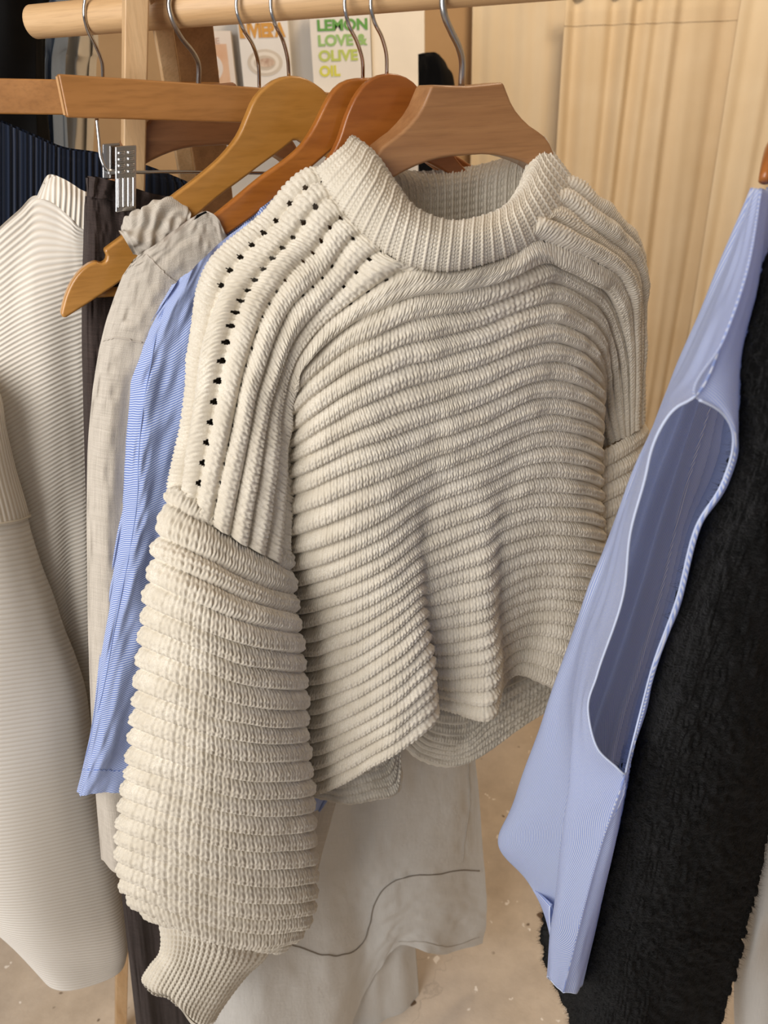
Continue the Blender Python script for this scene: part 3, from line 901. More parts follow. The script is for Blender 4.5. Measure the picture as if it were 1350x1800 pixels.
# columns spaced by real arc length so that stitches stay one size
arc = np.linalg.norm(np.diff(C_[4:12], axis=1), axis=2).mean(0)
ck = np.concatenate([[0], np.cumsum(arc)])
rq = np.linspace(-6, 28, nr); cq = np.linspace(0, ck[-1], nc)
V = surf(C_, G_RK, ck, rq, cq)
stc = cq / ck[-1] * NS
def body_holes(S, T, f):
    d = np.minimum(f, 1 - f)
    row = np.round(T)
    ph = S / 2.0 + .25 * row
    w = np.abs(ph - np.floor(ph) - .5)
    strength = np.clip((1.5 - row) / 4.0, 0, 1)
    side_ = np.where(S < 44, 1.0, .3)
    near = np.clip((S - 22) / 18, 0, 1)
    side_ = side_ * np.where(row <= -4, 1.0, np.where(row == -3, .35 + .5 * near, .75 * near))
    rnd = noise2(np.floor(ph) * 3.7 + 11, row * 5.1 + 3, 21)
    return (row <= 0) & (row >= -5) & ((d / (.135 * strength * side_ + 1e-4)) ** 2 + (w / (.15 * (strength * side_) ** .5 + 1e-4)) ** 2 < 1) & (rnd > -.62) & ((row > -5) | (S > 24))
front, FV = knit_panel('front_panel', V, rq, stc, M['knit'], sw, holes=body_holes, seed=2)

# back panel: hangs behind the front, longer at the hem
brow = [
 [(305,882,-2.2),(345,590,-2.4),(372,460,-2.8),(455,392,-2.8),(560,305,-3.0),(690,345,-7.5),(800,350,-8),(920,340,-7.5),(1003,325,-3),(1076,390,-3.2),(1117,440,-3.8),(1118,735,-6.4)],
 [(350,905,-4.5),(400,760,-5),(430,640,-6),(500,560,-7),(590,500,-8),(690,480,-9),(800,470,-9.5),(900,460,-9),(985,450,-7),(1050,470,-6),(1095,520,-6),(1105,745,-8)],
 [(480,1000,-8),(485,900,-9),(490,830,-10),(540,790,-10.5),(610,770,-11),(700,760,-11),(800,740,-11),(890,720,-11),(960,715,-10.5),(1010,715,-10),(1035,720,-9),(1040,760,-8)],
 [(505,1150,-9),(515,1140,-10),(530,1130,-10.5),(570,1110,-11),(620,1090,-11),(700,1060,-11),(800,1050,-11),(880,1030,-11),(950,1010,-10.5),(1000,1000,-10),(1040,1000,-9),(1030,1000,-8.5)],
 [(530,1330,-5.5),(555,1325,-5),(590,1315,-5.0),(630,1300,-5.5),(660,1280,-6.5),(700,1240,-8),(770,1270,-7),(830,1265,-7),(880,1215,-7),(950,1180,-8),(1010,1150,-9),(1025,1150,-9)],
 [(538,1396,-4.0),(566,1402,-4.2),(611,1411,-3.6),(655,1404,-3.6),(694,1394,-4.4),(700,1300,-8),(735,1331,-7),(800,1345,-6.2),(850,1323,-6.4),(905,1282,-7),(965,1244,-8),(1010,1215,-9)],
]
brow = [[(x, y, max(o, -2.0) + min(0, o + 2.0) * .42) for x, y, o in r_] for r_ in brow]
Cb = px_ctrl(brow, pl)
arcb = np.linalg.norm(np.diff(Cb, axis=1), axis=2).mean(0); ckb = np.concatenate([[0], np.cumsum(arcb)])
nrb = 30 * 8 + 1; ncb = 120 * 4 + 1
rqb = np.linspace(0, 5, nrb); cqb = np.linspace(0, ckb[-1], ncb)
Vb = surf(Cb, list(range(6)), ckb, rqb, cqb)
knit_panel('back_panel', Vb, np.linspace(0, 30, nrb), cqb / ckb[-1] * 120, M['knit'], sw, rows_per_rib=2.0, amp=.006, st=.0035, seed=31)

# rolled hem edges
def hem_roll(name, px, offs, rad, parent, n=160, twist=True):
    P = smooth_path(np.array([pl.at(x, y, o * .01) for (x, y), o in zip(px, offs)]), n)
    seg = 10
    T = np.gradient(P, axis=0); T /= np.linalg.norm(T, axis=1, keepdims=True)
    a = np.array([0, 0, 1.0]); rings = []
    for i in range(n):
        a_ = a - T[i] * (a @ T[i]); a_ /= np.linalg.norm(a_); b_ = np.cross(T[i], a_)
        th = np.linspace(0, 2*math.pi, seg, endpoint=False)
        rr = rad * (1 + .22 * np.cos(3 * th + i * .9))
        rings.append(P[i] + rr[:, None] * (np.outer(np.cos(th), a_) + np.outer(np.sin(th), b_)))
    return grid(name, np.array(rings), M['knit'], parent, closed=True)
h = rows[-1]
hem_roll('front_hem_edge', [(x, y - 2) for x, y, o in h[2:14]], [o for x, y, o in h[2:14]], .0042, sw, 260)
hb = brow[-1]
hem_roll('back_hem_edge', [(x, y - 2) for x, y, o in hb], [o for x, y, o in hb], .0042, sw, 260)

# left sleeve
SL_L = [(316,858),(303,888),(290,945),(280,983),(272,1025),(266,1065),(262,1100),(259,1137),(255,1175),(251,1212),(248,1245),(244,1278),(240,1311),(235,1344),(231,1370),(225,1401),(222,1430),(219,1457),(218,1484),(218,1513),(222,1540),(230,1566),(250,1592),(277,1609)]
SL_R = [(496,962),(503,1004),(508,1046),(513,1079),(517,1113),(520,1149),(523,1183),(527,1214),(530,1248),(530,1277),(531,1306),(535,1338),(538,1370),(541,1399),(542,1430),(544,1460),(545,1490),(547,1521),(547,1552),(545,1580),(541,1605),(530,1630),(510,1652),(481,1668)]
nS = len(SL_L)
th_c = np.concatenate([np.linspace(0, math.pi, 9), np.linspace(math.pi, 2*math.pi, 7)[1:-1]])
ctrl = []
for i in range(nS):
    L_ = np.array(SL_L[i], float); R_ = np.array(SL_R[i], float)
    k_ = i / (nS - 1)
    b = .048 + .016 * math.sin(math.pi * k_) - .018 * k_ ** 4
    oc = .026 - .004 * k_
    if i == 0: b = .008; oc = .000
    if i == 1: b = .024; oc = .010
    if i == 2: b = .036; oc = .018
    if i == 3: b = .046; oc = .023
    bow = (2 if i < 2 else 8 + 22 * k_) if i < nS - 1 else -4
    row = []
    for a in th_c:
        t = (1 - math.cos(a)) / 2
        x, y = L_ * (1 - t) + R_ * t
        o = math.sin(a)
        if o > 0:
            y += bow * math.sin(math.pi * min(1, t ** 1.25)) * (1.0)
        row.append(pl.at(x, y, oc + b * o))
    ctrl.append(row)
ctrl = np.array(ctrl)
cc = np.concatenate([ctrl[:, -2:], ctrl, ctrl[:, :3]], 1)     # wrap for a smooth closed tube
nring = len(th_c)
arcS = np.linalg.norm(np.diff(cc, axis=1), axis=2).mean(0)
ckS = np.concatenate([[0], np.cumsum(arcS)])
u0, u1 = ckS[2], ckS[2 + nring]
NSs = 54
nrS = 23 * 18 + 1
cqS = np.linspace(u0, u1, NSs * 8, endpoint=False)
rqS = np.linspace(0, nS - 1, nrS)
VS = surf(cc, list(range(nS)), ckS, rqS, cqS)
ctrS = VS.mean(1, keepdims=True)
knit_panel('sleeve', VS, rqS, np.arange(NSs * 8) / 8.0, M['knit'], sw, amp=.0095, st=.0034, seed=5, prof=.40, closed=True, ctr=ctrS)

# ribbed cuff of the left sleeve
cuff_px = [  # rows from sleeve to opening; columns left to right along the front
 [(270,1604,1),(292,1610,4.5),(322,1612,6.2),(357,1622,7.0),(398,1648,6.6),(440,1662,5.0),(486,1664,1)],
 [(285,1638,0),(303,1640,3),(330,1643,4.6),(362,1655,5.2),(398,1674,5.0),(432,1684,3.6),(466,1681,.6)],
 [(283,1675,0),(300,1678,2.6),(324,1684,3.8),(352,1695,4.2),(384,1708,4.0),(414,1712,3.0),(437,1708,.4)],
 [(266,1698,0),(284,1706,2.4),(310,1716,3.4),(338,1730,3.8),(366,1740,3.6),(393,1744,2.8),(412,1738,.4)],
 [(253,1718,0),(270,1734,2.4),(296,1742,3.4),(322,1760,3.9),(345,1776,3.6),(368,1784,2.8),(385,1776,.4)],
 [(255,1727,0),(274,1740,2.2),(300,1746,3.2),(322,1774,3.7),(340,1794,3.4),(358,1803,2.6),(374,1797,.4)],
]
cuff_px[0] = [(x, y - 26, o * .72) for x, y, o in cuff_px[0]]
Cc = []
for r_ in cuff_px:
    fr = [pl.at(x, y, .010 + o * .01) for x, y, o in r_]
    bk = [pl.at(x, y + 6, .010 - o * .0085) for x, y, o in r_[1:-1]][::-1]
    Cc.append(fr + bk)
Cc = np.array(Cc)
ccx = np.concatenate([Cc[:, -2:], Cc, Cc[:, :3]], 1)
nring = Cc.shape[1]
nq = 44 * 8
VC = surf(ccx, list(range(6)), list(range(ccx.shape[1])), np.linspace(0, 5, 150), np.linspace(2, 2 + nring, nq, endpoint=False))
NC = gnormals(VC, True); cc0 = VC.mean(1, keepdims=True); NC = NC if np.sum(NC * (VC - cc0)) > 0 else -NC
S, T = np.meshgrid(np.arange(nq) / 8.0, np.linspace(0, 24, 150))
x = np.abs(S - np.floor(S) - .5)
hh = .0030 * np.cos(math.pi * x) ** .7 + .0008 * np.cos(2 * math.pi * (T - 1.0 * np.abs(S - np.floor(S) - .5) * 2))
endf = np.clip((24 - T) / 1.2, 0, 1) ** .5
VCd = VC + NC * (hh * endf)[..., None]
VCd = np.concatenate([VCd, (VC - NC * .004)[-1:], (VC - NC * .004)[-12:-11]], 0)
cf = grid('cuff', VCd, M['knit'], sw, closed=True)

# right sleeve, turned away
RS_L = [(1030,800)] + [(1028, 830 + 31*i) for i in range(13)]
RS_R = [(1127,742),(1128,775),(1128,806),(1126,838),(1124,870),(1122,902),(1120,934),(1119,966),(1118,998),(1117,1030),(1116,1062),(1115,1094),(1114,1126),(1113,1158)]
ctrl = []
for i in range(14):
    L_ = np.array(RS_L[i], float); R_ = np.array(RS_R[i], float); row = []
    for a in th_c:
        t = (1 - math.cos(a)) / 2
        x, y = L_ * (1 - t) + R_ * t
        o = math.sin(a)
        row.append(pl.at(x, y + (8 * o if o > 0 else 0), -.055 + .030 * o))
    ctrl.append(row)
ctrl = np.array(ctrl); cc = np.concatenate([ctrl[:, -2:], ctrl, ctrl[:, :3]], 1)
nring = len(th_c)
arcS = np.linalg.norm(np.diff(cc, axis=1), axis=2).mean(0); ckS = np.concatenate([[0], np.cumsum(arcS)])
cqS = np.linspace(ckS[2], ckS[2 + nring], 50 * 6, endpoint=False)
VR = surf(cc, list(range(14)), ckS, np.linspace(0, 13, 13 * 14 + 1), cqS)
knit_panel('sleeve', VR, np.linspace(0, 13, 13 * 14 + 1), np.arange(300) / 8.0, M['knit'], sw, amp=.009, st=.0026, seed=8, closed=True, ctr=VR.mean(1, keepdims=True))

# mock-neck collar: a doubled rib band
cr = [crv for crv in zip(
  [(556,300),(592,356),(645,416),(708,461),(775,476),(850,464),(930,433),(983,391),(1011,348),(1013,320)],
  [(626,243),(655,266),(691,316),(730,363),(787,387),(850,379),(898,353),(930,305),(945,260),(952,243)],
  [-.3, 2.4, 4.2, 5.4, 6.0, 5.8, 4.8, 3.0, .6, -1.0])]
outer, crest = [], []
colsF = []
for (sx_, sy_), (cx_, cy_), o in cr:
    P0 = pl.at(sx_, sy_, (o + .6) * .01)
    P3 = pl.at(cx_, cy_, (o - 1.2) * .01)
    mid = .5 * (P0 + P3)
    ex, ey = .5*(sx_+cx_), .5*(sy_+cy_)
    P1 = pl.at(sx_*.72+cx_*.28, sy_*.72+cy_*.28, (o + 1.5) * .01)
    P2 = pl.at(sx_*.28+cx_*.72, sy_*.28+cy_*.72, (o + .9) * .01)
    Pb = pl.at(sx_*.97+cx_*.03, sy_*.97+cy_*.03, (o - .8) * .01)
    colsF.append([Pb, P0, P1, P2, P3])
# centre of the neck, used for the inner side of the band
allc = np.array([c[4] for c in colsF])
neck_c = pl.at(800, 330, 0)
def ring_in(p, k, dz):
    d = neck_c - p; d[2] = 0; d /= np.linalg.norm(d)
    return p + d * k + np.array([0, 0, dz])
full = []
for c in colsF:
    full.append(c + [ring_in(c[4], .010, -.012), ring_in(c[4], .012, -.035), ring_in(c[4], .010, -.060)])
# back of the neck, seen from the inside through the opening
for (x_, y_, o) in [(925, 262, -3.4), (860, 286, -4.7), (790, 298, -5.1), (720, 301, -4.8), (660, 278, -3.2)]:
    P3 = pl.at(x_, y_, o * .01)
    def out(p, k, dz):
        d = p - neck_c; d[2] = 0; d /= np.linalg.norm(d)
        return p + d * k + np.array([0, 0, dz])
    full.append([out(P3, .002, -.082), out(P3, .004, -.075), out(P3, .006, -.05), out(P3, .005, -.015), P3,
                 ring_in(P3, .010, -.012), ring_in(P3, .012, -.045), ring_in(P3, .010, -.075)])
Cn = np.swapaxes(np.array(full), 0, 1)          # rows: across the band, columns: around the neck
ncol = Cn.shape[1]
ccx = np.concatenate([Cn[:, -2:], Cn, Cn[:, :3]], 1)
arcN = np.linalg.norm(np.diff(ccx[1:5], axis=1), axis=2).mean(0); ckN = np.concatenate([[0], np.cumsum(arcN)])
NRIB = 56; SUB = 16
nq = NRIB * SUB
rk_ = [0, .5, 1.5, 2.6, 3.6, 4.2, 5.2, 6.2]
rq_ = np.linspace(0, 6.2, 230)
VN = surf(ccx, rk_, ckN, rq_, np.linspace(ckN[2], ckN[2 + ncol], nq, endpoint=False))
NN = gnormals(VN, True)
NN = NN if np.sum(NN[60:120] * (VN[60:120] - neck_c)) > 0 else -NN
S, T = np.meshgrid(np.arange(nq) / SUB, rq_ * 5.0)
f = S - np.floor(S)
ridge = np.exp(-((f - .5) / .105) ** 2)
fine = stitch_h((f - .5) * 3.0 + .5, T)
hN = .0019 * ridge + .0017 * (fine - .5) * (1 - ridge) + .0003 * np.cos(2*math.pi*T) * ridge - .0006
grid('collar', VN + NN * hN[..., None], M['knit'], sw, closed=True)

# ------------------------------------------------------------------ blue striped shirt (plane F)
pl = PL['F']
shirt = thing('shirt', 'blue and white pinstriped long shirt hanging right behind the chunky sweater', 'shirt', pl.at(350, 1400))
rws = [
 [(303,500,-.6),(318,489,-.3),(350,461,0),(430,396,.2),(520,326,.2),(610,262,0)],
 [(262,568,-.8),(285,556,.2),(335,540,.6),(430,520,.4),(540,500,.4),(660,500,-.4)],
 [(229,640,-1.0),(262,645,.5),(322,660,.9),(430,660,.6),(540,660,.5),(680,660,-.4)],
 [(215,741,-1.0),(246,765,.6),(305,780,.6),(430,800,.6),(560,800,.5),(690,800,-.4)],
 [(208,880,-1.0),(238,890,.7),(295,905,.8),(430,930,.6),(580,940,.5),(700,940,-.4)],
 [(193,993,-1.0),(220,1000,.8),(282,1015,.4),(430,1050,.6),(600,1060,.5),(720,1060,-.4)],
 [(177,1130,-1.0),(198,1135,.8),(262,1150,.6),(420,1170,.6),(590,1190,.5),(720,1200,-.4)],
 [(158,1296,-1.0),(172,1298,.7),(240,1300,.6),(400,1305,.6),(560,1320,.3),(640,1330,-.4)],
 [(135,1394,-1.0),(152,1395,.6),(228,1393,.5),(380,1402,.5),(545,1424,.2),(560,1424,-.4)],
]
def f1(s, t):
    return .0026 * np.sin(21*t + 5*s + 2*np.sin(6*s)) + .0038 * noise2(7*t + 3, 11*s, 41) + .0022 * noise2(26*t + 8*s, 26*s + 9*t, 43)
V = cloth_front(rws, pl, 220, 200, folds=f1)
garment_shell('body', V, pl, .016, M['blue_stripe'], shirt)
M['blue_thread'] = mat_plain('blue_thread', srgb('#8c9fd2'), .8)
seam_on('sleeve_seam', V, [(300,510),(282,560),(265,640),(247,765),(240,890),(222,1000),(200,1110),(183,1205),(160,1296),(147,1350)], pl, .0002, .0006, M['blue_thread'], shirt)
seam_on('hem_stitching', V, [(146,1352),(190,1354),(235,1356)], pl, .0004, .0006, M['blue_thread'], shirt)

# ------------------------------------------------------------------ grey linen shirt (plane E)
pl = PL['E']
ls = thing('linen_shirt', 'light grey linen shirt on the orange hanger, left of the striped shirt', 'shirt', pl.at(260, 1520))
rws = [
 [(230,463,-.6),(245,452,-.2),(280,430,.3),(333,393,.7),(366,374,.8),(384,386,.8),(398,414,.4)],
 [(214,490,-.8),(235,482,.2),(275,470,.6),(333,450,.8),(370,440,.8),(400,445,.8),(430,460,.2)],
 [(193,545,-.8),(220,545,.5),(265,545,.9),(330,545,.8),(380,545,.8),(430,545,.6),(480,545,0)],
 [(177,603,-.8),(205,606,.6),(255,612,.9),(330,620,.8),(390,620,.8),(450,620,.6),(520,620,0)],
 [(163,680,-.8),(192,684,.6),(245,690,.8),(330,700,.8),(400,700,.8),(470,700,.6),(560,700,0)],
 [(154,800,-.8),(182,804,.7),(235,810,.8),(330,820,.8),(410,820,.8),(490,820,.6),(590,820,0)],
 [(152,950,-.8),(180,955,.7),(232,960,.8),(330,970,.8),(420,970,.8),(510,970,.6),(610,970,0)],
 [(156,1160,-.8),(184,1165,.7),(240,1170,.8),(340,1180,.8),(430,1180,.8),(520,1180,.6),(620,1180,0)],
 [(165,1350,-.8),(190,1355,.7),(250,1360,.8),(345,1360,.8),(430,1360,.8),(520,1360,.6),(600,1360,0)],
 [(178,1512,-.8),(205,1530,.7),(262,1524,.8),(350,1530,.8),(430,1530,.8),(500,1530,.6),(560,1530,0)],
]
def f2(s, t):
    return .002 * np.sin(24*t + 4*s) * s + .003 * noise2(6*t, 9*s, 51) + .0013 * noise2(25*t, 40*s, 53)
V = cloth_front(rws, pl, 240, 180, folds=f2)
garment_shell('body', V, pl, .014, M['linen_grey'], ls)
M['grey_thread'] = mat_plain('grey_thread', srgb('#b9b0a4'), .9)
seam_on('shoulder_seam', V, [(258,448),(275,465),(300,490),(315,500)], pl, .0005, .0007, M['grey_thread'], ls)
seam_on('sleeve_seam', V, [(182,598),(200,594),(225,597),(250,602)], pl, .0005, .0009, M['grey_thread'], ls)
bm = prism_bm([pl.at(x, y, .004) for x, y in ((346,378),(362,371),(366,376),(338,392))], [pl.at(x, y, .003) for x, y in ((346,378),(362,371),(366,376),(338,392))])
bm_obj('black_label', bm, M['black_cloth'], ls)

# ------------------------------------------------------------------ linen strap dress (plane D): gathered strap on the hanger, long pale skirt below
pl = PL['D']
dr = thing('linen_dress', 'long pale linen garment whose gathered strap is looped over the honey hanger', 'dress', pl.at(680, 1660))
# strap: crumpled tube round the hanger arm
ax = [(214,410), (236,398), (258,386), (280,373), (302,366), (320,372)]
A = np.array([pl.at(x, y, .001) for x, y in ax])
A2 = np.array([pl.at(x + 14, y + 34, .001) for x, y in ax])
n1, n2 = 90, 72
cen = smooth_path((A * .5 + A2 * .5), n1)
axd = np.gradient(cen, axis=0); axd /= np.linalg.norm(axd, axis=1, keepdims=True)
dn = np.cross(axd, np.tile(pl.n, (n1, 1))); dn /= np.linalg.norm(dn, axis=1, keepdims=True)
dn = np.where(dn[:, 2:3] > 0, -dn, dn)
th = np.linspace(0, 2*math.pi, n2, endpoint=False)
tt = np.linspace(0, 1, n1)[:, None]
rad_d = .0165 * (.78 + .35 * np.sin(math.pi * tt ** .8)) + 0 * th
rad_n = .0135 + 0 * th + 0 * tt
wr = .0030 * np.sin(3.0*th + 9*tt + 2.5*np.sin(5*tt)) + .0022 * np.sin(7*th - 23*tt) * np.sin(math.pi*tt) + .0026 * noise2(th * 1.9 + 0*tt, tt * 9 + 0*th, 61)
taper = np.clip(np.minimum(tt, 1 - tt) / .06, .72, 1) ** .5
VS_ = cen[:, None] + ((rad_d * np.cos(th) + wr * np.cos(th)) * taper)[..., None] * dn[:, None] + ((rad_n * np.sin(th) + wr * np.sin(th)) * taper)[..., None] * pl.n
grid('gathered_strap', VS_, M['linen_grey'], dr, closed=True)
M['linen_dress'] = M['linen_pale']
# strap tail joining the body behind the grey linen shirt
rws = [
 [(250,425,-.4),(300,400,0),(330,390,.2),(360,400,-.4)],
 [(250,600,-.6),(330,560,0),(420,560,.2),(500,560,-.6)],
 [(300,900,-.6),(420,880,.4),(560,880,.4),(700,880,-.6)],
 [(320,1200,-1),(450,1190,.6),(640,1190,.6),(800,1190,-.8)],
 [(330,1310,-1),(470,1310,1.0),(650,1305,.2),(836,1330,-1)],
]
V = cloth_front(rws, pl, 60, 60)
garment_shell('bodice', V, pl, .014, M['linen_pale'], dr)
# skirt
rws = [
 [(330,1290,-1),(400,1290,1.0),(470,1300,1.6),(540,1300,.6),(600,1300,-.6),(660,1300,.2),(720,1300,.8),(790,1305,.2),(836,1315,-1.2)],
 [(335,1420,-1),(405,1420,1.2),(475,1425,2.0),(545,1425,.6),(605,1425,-.8),(665,1420,.4),(725,1415,1.0),(795,1410,.0),(844,1405,-1.4)],
 [(340,1560,-1),(410,1562,1.6),(480,1565,2.6),(560,1565,1.2),(620,1555,-1.2),(675,1545,.0),(730,1535,1.2),(800,1528,.2),(852,1531,-1.4)],
 [(345,1680,-1),(415,1682,2.0),(490,1690,3.2),(575,1690,1.8),(640,1660,-1.4),(680,1625,-.4),(735,1610,1.2),(800,1605,.4),(853,1600,-1.4)],
 [(350,1860,-1),(420,1865,2.4),(500,1870,3.6),(590,1850,2.0),(648,1740,-1.4),(690,1672,-.4),(740,1668,1.2),(790,1678,.6),(848,1657,-1.4)],
]
def f3(s, t):
    return .003 * np.sin(30*t + 3*s) * (.4 + s) + .0035 * noise2(9*t, 7*s, 71) + .0016 * noise2(30*t, 22*s, 73)
V = cloth_front(rws, pl, 200, 260, folds=f3)
grid('skirt', V, M['linen_pale'], dr)
M['dark_thread'] = mat_plain('taupe_thread', srgb('#8d857b'), .9)
seam_on('hem_seam', V, [(480,1640),(507,1656),(533,1667),(569,1678),(604,1678),(634,1662),(649,1626),(658,1589),(676,1560),(720,1540),(778,1536),(804,1530),(849,1531)], pl, .0008, .0012, M['dark_thread'], dr, sub=70)
seam_on('side_seam', V, [(822,1330),(826,1400),(818,1470),(812,1520)], pl, .0006, .0009, M['grey_thread'], dr)
seam_on('hem_stitching', V, [(700,1655),(740,1655),(790,1664),(845,1646)], pl, .0005, .0007, M['grey_thread'], dr)
rws = [
 [(600,1560,-4),(650,1560,-3),(690,1560,-2.6),(722,1560,-3.6)],
 [(600,1680,-4),(650,1680,-3),(690,1680,-2.4),(733,1680,-3.6)],
 [(600,1860,-4),(650,1860,-3),(700,1860,-2.2),(744,1860,-3.6)],
]
V = cloth_front(rws, pl, 80, 80, folds=lambda s, t: .003*np.sin(16*t+2*s) + .002*noise2(8*t, 8*s, 77))
garment_shell('under_layer', V, pl, .01, M['linen_pale'], dr)

# ------------------------------------------------------------------ dark trousers (plane C)
pl = PL['C']
tr = thing('trousers', 'dark brown linen trousers with gathered waist held by a chrome clip', 'trousers', pl.at(230, 1780))
sr_ = 2*smC
rws = [
 [(151,313,-.4),(160,311,.5),(178,313,.9),(205,320,.7),(235,330,.7),(275,342,.7),(330,352,.4)],
 [(153,345,-.4),(161,345,.6),(178,347,1.0),(205,352,.6),(235,360,.8),(275,372,.7),(335,385,.4)],
 [(149,352,-.4),(157,353,.4),(176,355,.7),(205,360,.4),(235,368,.6),(275,380,.5),(340,400,.3)],
 [(147,420,-.5),(158,422,.8),(180,425,1.2),(210,430,.6),(240,435,1.0),(285,450,.7),(350,470,.3)],
 [(144,533,-.5),(156,535,.7),(180,538,1.0),(210,540,.6),(240,540,.9),(285,545,.6),(350,550,.3)],
 [(146,681,-.5),(158,683,.7),(182,685,1.0),(212,690,.5),(245,690,.9),(290,700,.6),(355,700,.3)],
 [(155,950,-.5),(167,952,.7),(190,955,1.0),(220,960,.5),(252,960,.9),(298,960,.6),(360,960,.3)],
 [(175,1250,-.5),(186,1252,.7),(208,1255,1.0),(236,1260,.5),(266,1260,.9),(308,1260,.6),(368,1260,.3)],
 [(212,1560,-.5),(222,1562,.7),(240,1565,1.0),(264,1570,.4),(290,1570,.8),(325,1570,.6),(378,1570,.3)],
 [(245,1850,-.5),(254,1852,.7),(270,1855,1.0),(292,1860,.4),(316,1860,.8),(345,1860,.6),(392,1860,.3)],
]
def f4(s, t):
    return .0030 * np.sin(34*t + 2*np.sin(12*s)) * np.exp(-s*6) + .002 * noise2(9*t, 14*s, 81) + .001 * noise2(30*t, 40*s, 83)
V = cloth_front(rws, pl, 260, 160, folds=f4)
garment_shell('legs', V, pl, .014, M['trouser'], tr)

# ------------------------------------------------------------------ cream ribbed sweatshirt (plane B)
pl = PL['B']
ss = thing('sweatshirt', 'cream ribbed sweatshirt with wide sleeve at the left edge of the picture', 'sweatshirt', pl.at(60, 1700))
rws = [
 [(-110,520,-1),(-60,470,.6),(0,408,1.2),(40,373,1.2),(67,349,1.2),(98,360,1.8),(122,381,2.2),(148,402,2.4),(230,420,2.2),(330,400,1)],
 [(-140,600,-1),(-80,575,.8),(-10,535,2.0),(35,503,2.4),(66,486,2.6),(98,478,2.8),(125,473,3.0),(155,468,3.0),(240,460,2.6),(380,450,1)],
 [(-160,740,-1),(-90,705,.8),(-15,657,2.2),(36,628,2.8),(70,610,3.0),(102,596,3.0),(130,585,2.8),(160,575,2.6),(250,560,2.4),(420,550,1)],
 [(-170,890,-1),(-90,855,.8),(-5,802,1.6),(46,771,2.4),(80,751,2.8),(110,736,2.8),(136,724,2.4),(165,713,2.2),(260,700,2.0),(440,690,1)],
 [(-160,1050,-1),(-80,1015,.8),(10,958,1.0),(60,925,1.6),(92,905,2.2),(118,890,2.4),(142,878,2.2),(170,867,2.0),(265,850,1.8),(440,840,1)],
 [(-140,1210,-1),(-60,1180,.8),(30,1128,.6),(80,1095,1.0),(108,1075,1.6),(130,1060,2.0),(150,1049,2.0),(176,1037,1.8),(270,1020,1.6),(430,1010,1)],
 [(-120,1400,-1),(-40,1390,.6),(60,1340,.2),(105,1320,.4),(130,1305,.8),(148,1300,1.2),(165,1300,1.4),(190,1300,1.4),(275,1300,1.2),(420,1300,.6)],
 [(-80,1560,-1),(0,1560,.2),(80,1540,0),(125,1520,.2),(148,1510,.4),(166,1505,.8),(182,1505,1),(206,1505,1),(280,1505,.8),(400,1505,.4)],
]
V = cloth_front(rws, pl, 200, 220, folds=lambda s, t: .003*noise2(7*t, 6*s, 91) + .002*np.sin(25*t+6*s)*s)
garment_shell('body', V, pl, .03, M['cream_rib'], ss)
# collar band
rws = [
 [(78,324,-.6),(84,316,.2),(94,310,.8),(111,314,1.4),(130,325,1.8),(150,337,2.0),(200,352,1.8),(260,345,.6)],
 [(70,338,.2),(78,332,.8),(92,328,1.6),(112,338,2.2),(130,350,2.5),(150,364,2.7),(205,384,2.5),(280,378,1.2)],
 [(63,352,.8),(74,350,1.3),(92,356,2.0),(110,370,2.4),(128,386,2.6),(149,404,2.7),(215,424,2.5),(300,410,1.4)],
]
V = cloth_front(rws, pl, 40, 160)
garment_shell('collar', V, pl, .03, M['cream_rib_collar'], ss)
M['cream_thread'] = mat_plain('cream_thread', srgb('#e2d8c6'), .9)
# sleeve
SRp = [(-40,640),(0,690),(12,755),(28,825),(47,893),(58,940),(75,995),(94,1046),(112,1102),(134,1158),(150,1212),(158,1270),(166,1340),(180,1430),(198,1520),(214,1600),(220,1660),(216,1684)]
SLp = [(-260,760),(-255,790),(-250,830),(-245,870),(-242,905),(-240,960),(-238,1020),(-236,1070),(-232,1120),(-228,1180),(-222,1240),(-214,1300),(-204,1370),(-180,1460),(-130,1540),(-60,1600),(0,1645),(60,1702)]
ctrl = []
for i in range(len(SLp)):
    L_ = np.array(SLp[i], float); R_ = np.array(SRp[i], float); row = []
    k_ = i / (len(SLp) - 1)
    b = .055 if i > 1 else .03 + .02 * i
    if i >= len(SLp) - 2: b = .04
    for a in th_c:
        t = (1 - math.cos(a)) / 2; x, y = L_ * (1 - t) + R_ * t; o = math.sin(a)
        yb = (14 + 34 * k_ ** 3) * (o if o > 0 else 0)
        row.append(pl.at(x, y + yb, .035 + b * o))
    ctrl.append(row)
ctrl = np.array(ctrl); cc = np.concatenate([ctrl[:, -2:], ctrl, ctrl[:, :3]], 1); nring = len(th_c)
arcS = np.linalg.norm(np.diff(cc, axis=1), axis=2).mean(0); ckS = np.concatenate([[0], np.cumsum(arcS)])
cqS = np.linspace(ckS[2], ckS[2 + nring], 200, endpoint=False)
nL = len(SLp)
VV = surf(cc, list(range(nL)), ckS, np.linspace(0, nL - 1, 260), cqS)
Nn = gnormals(VV, True); c0 = VV.mean(1, keepdims=True); Nn = Nn if np.sum(Nn * (VV - c0)) > 0 else -Nn
T_, S_ = np.meshgrid(np.linspace(0, 1, 200), np.linspace(0, 1, 260))
VV = VV + Nn * (.005 * noise2(6*T_ + 2*S_, 5*S_, 95) + .003*np.sin(20*T_ + 5*S_)*S_)[..., None]
cut = 66
grid('shoulder_piece', VV[:cut] + Nn[:cut] * .0025, M['cream_rib_collar'], ss, closed=True)
slv = grid('sleeve', VV[cut-2:], M['cream_sleeve'], ss, closed=True)
tube('sleeve_seam', VV[cut-1][:100] + Nn[cut-1][:100] * .003, .0014, M['cream_thread'], ss, raw=True, seg=6)

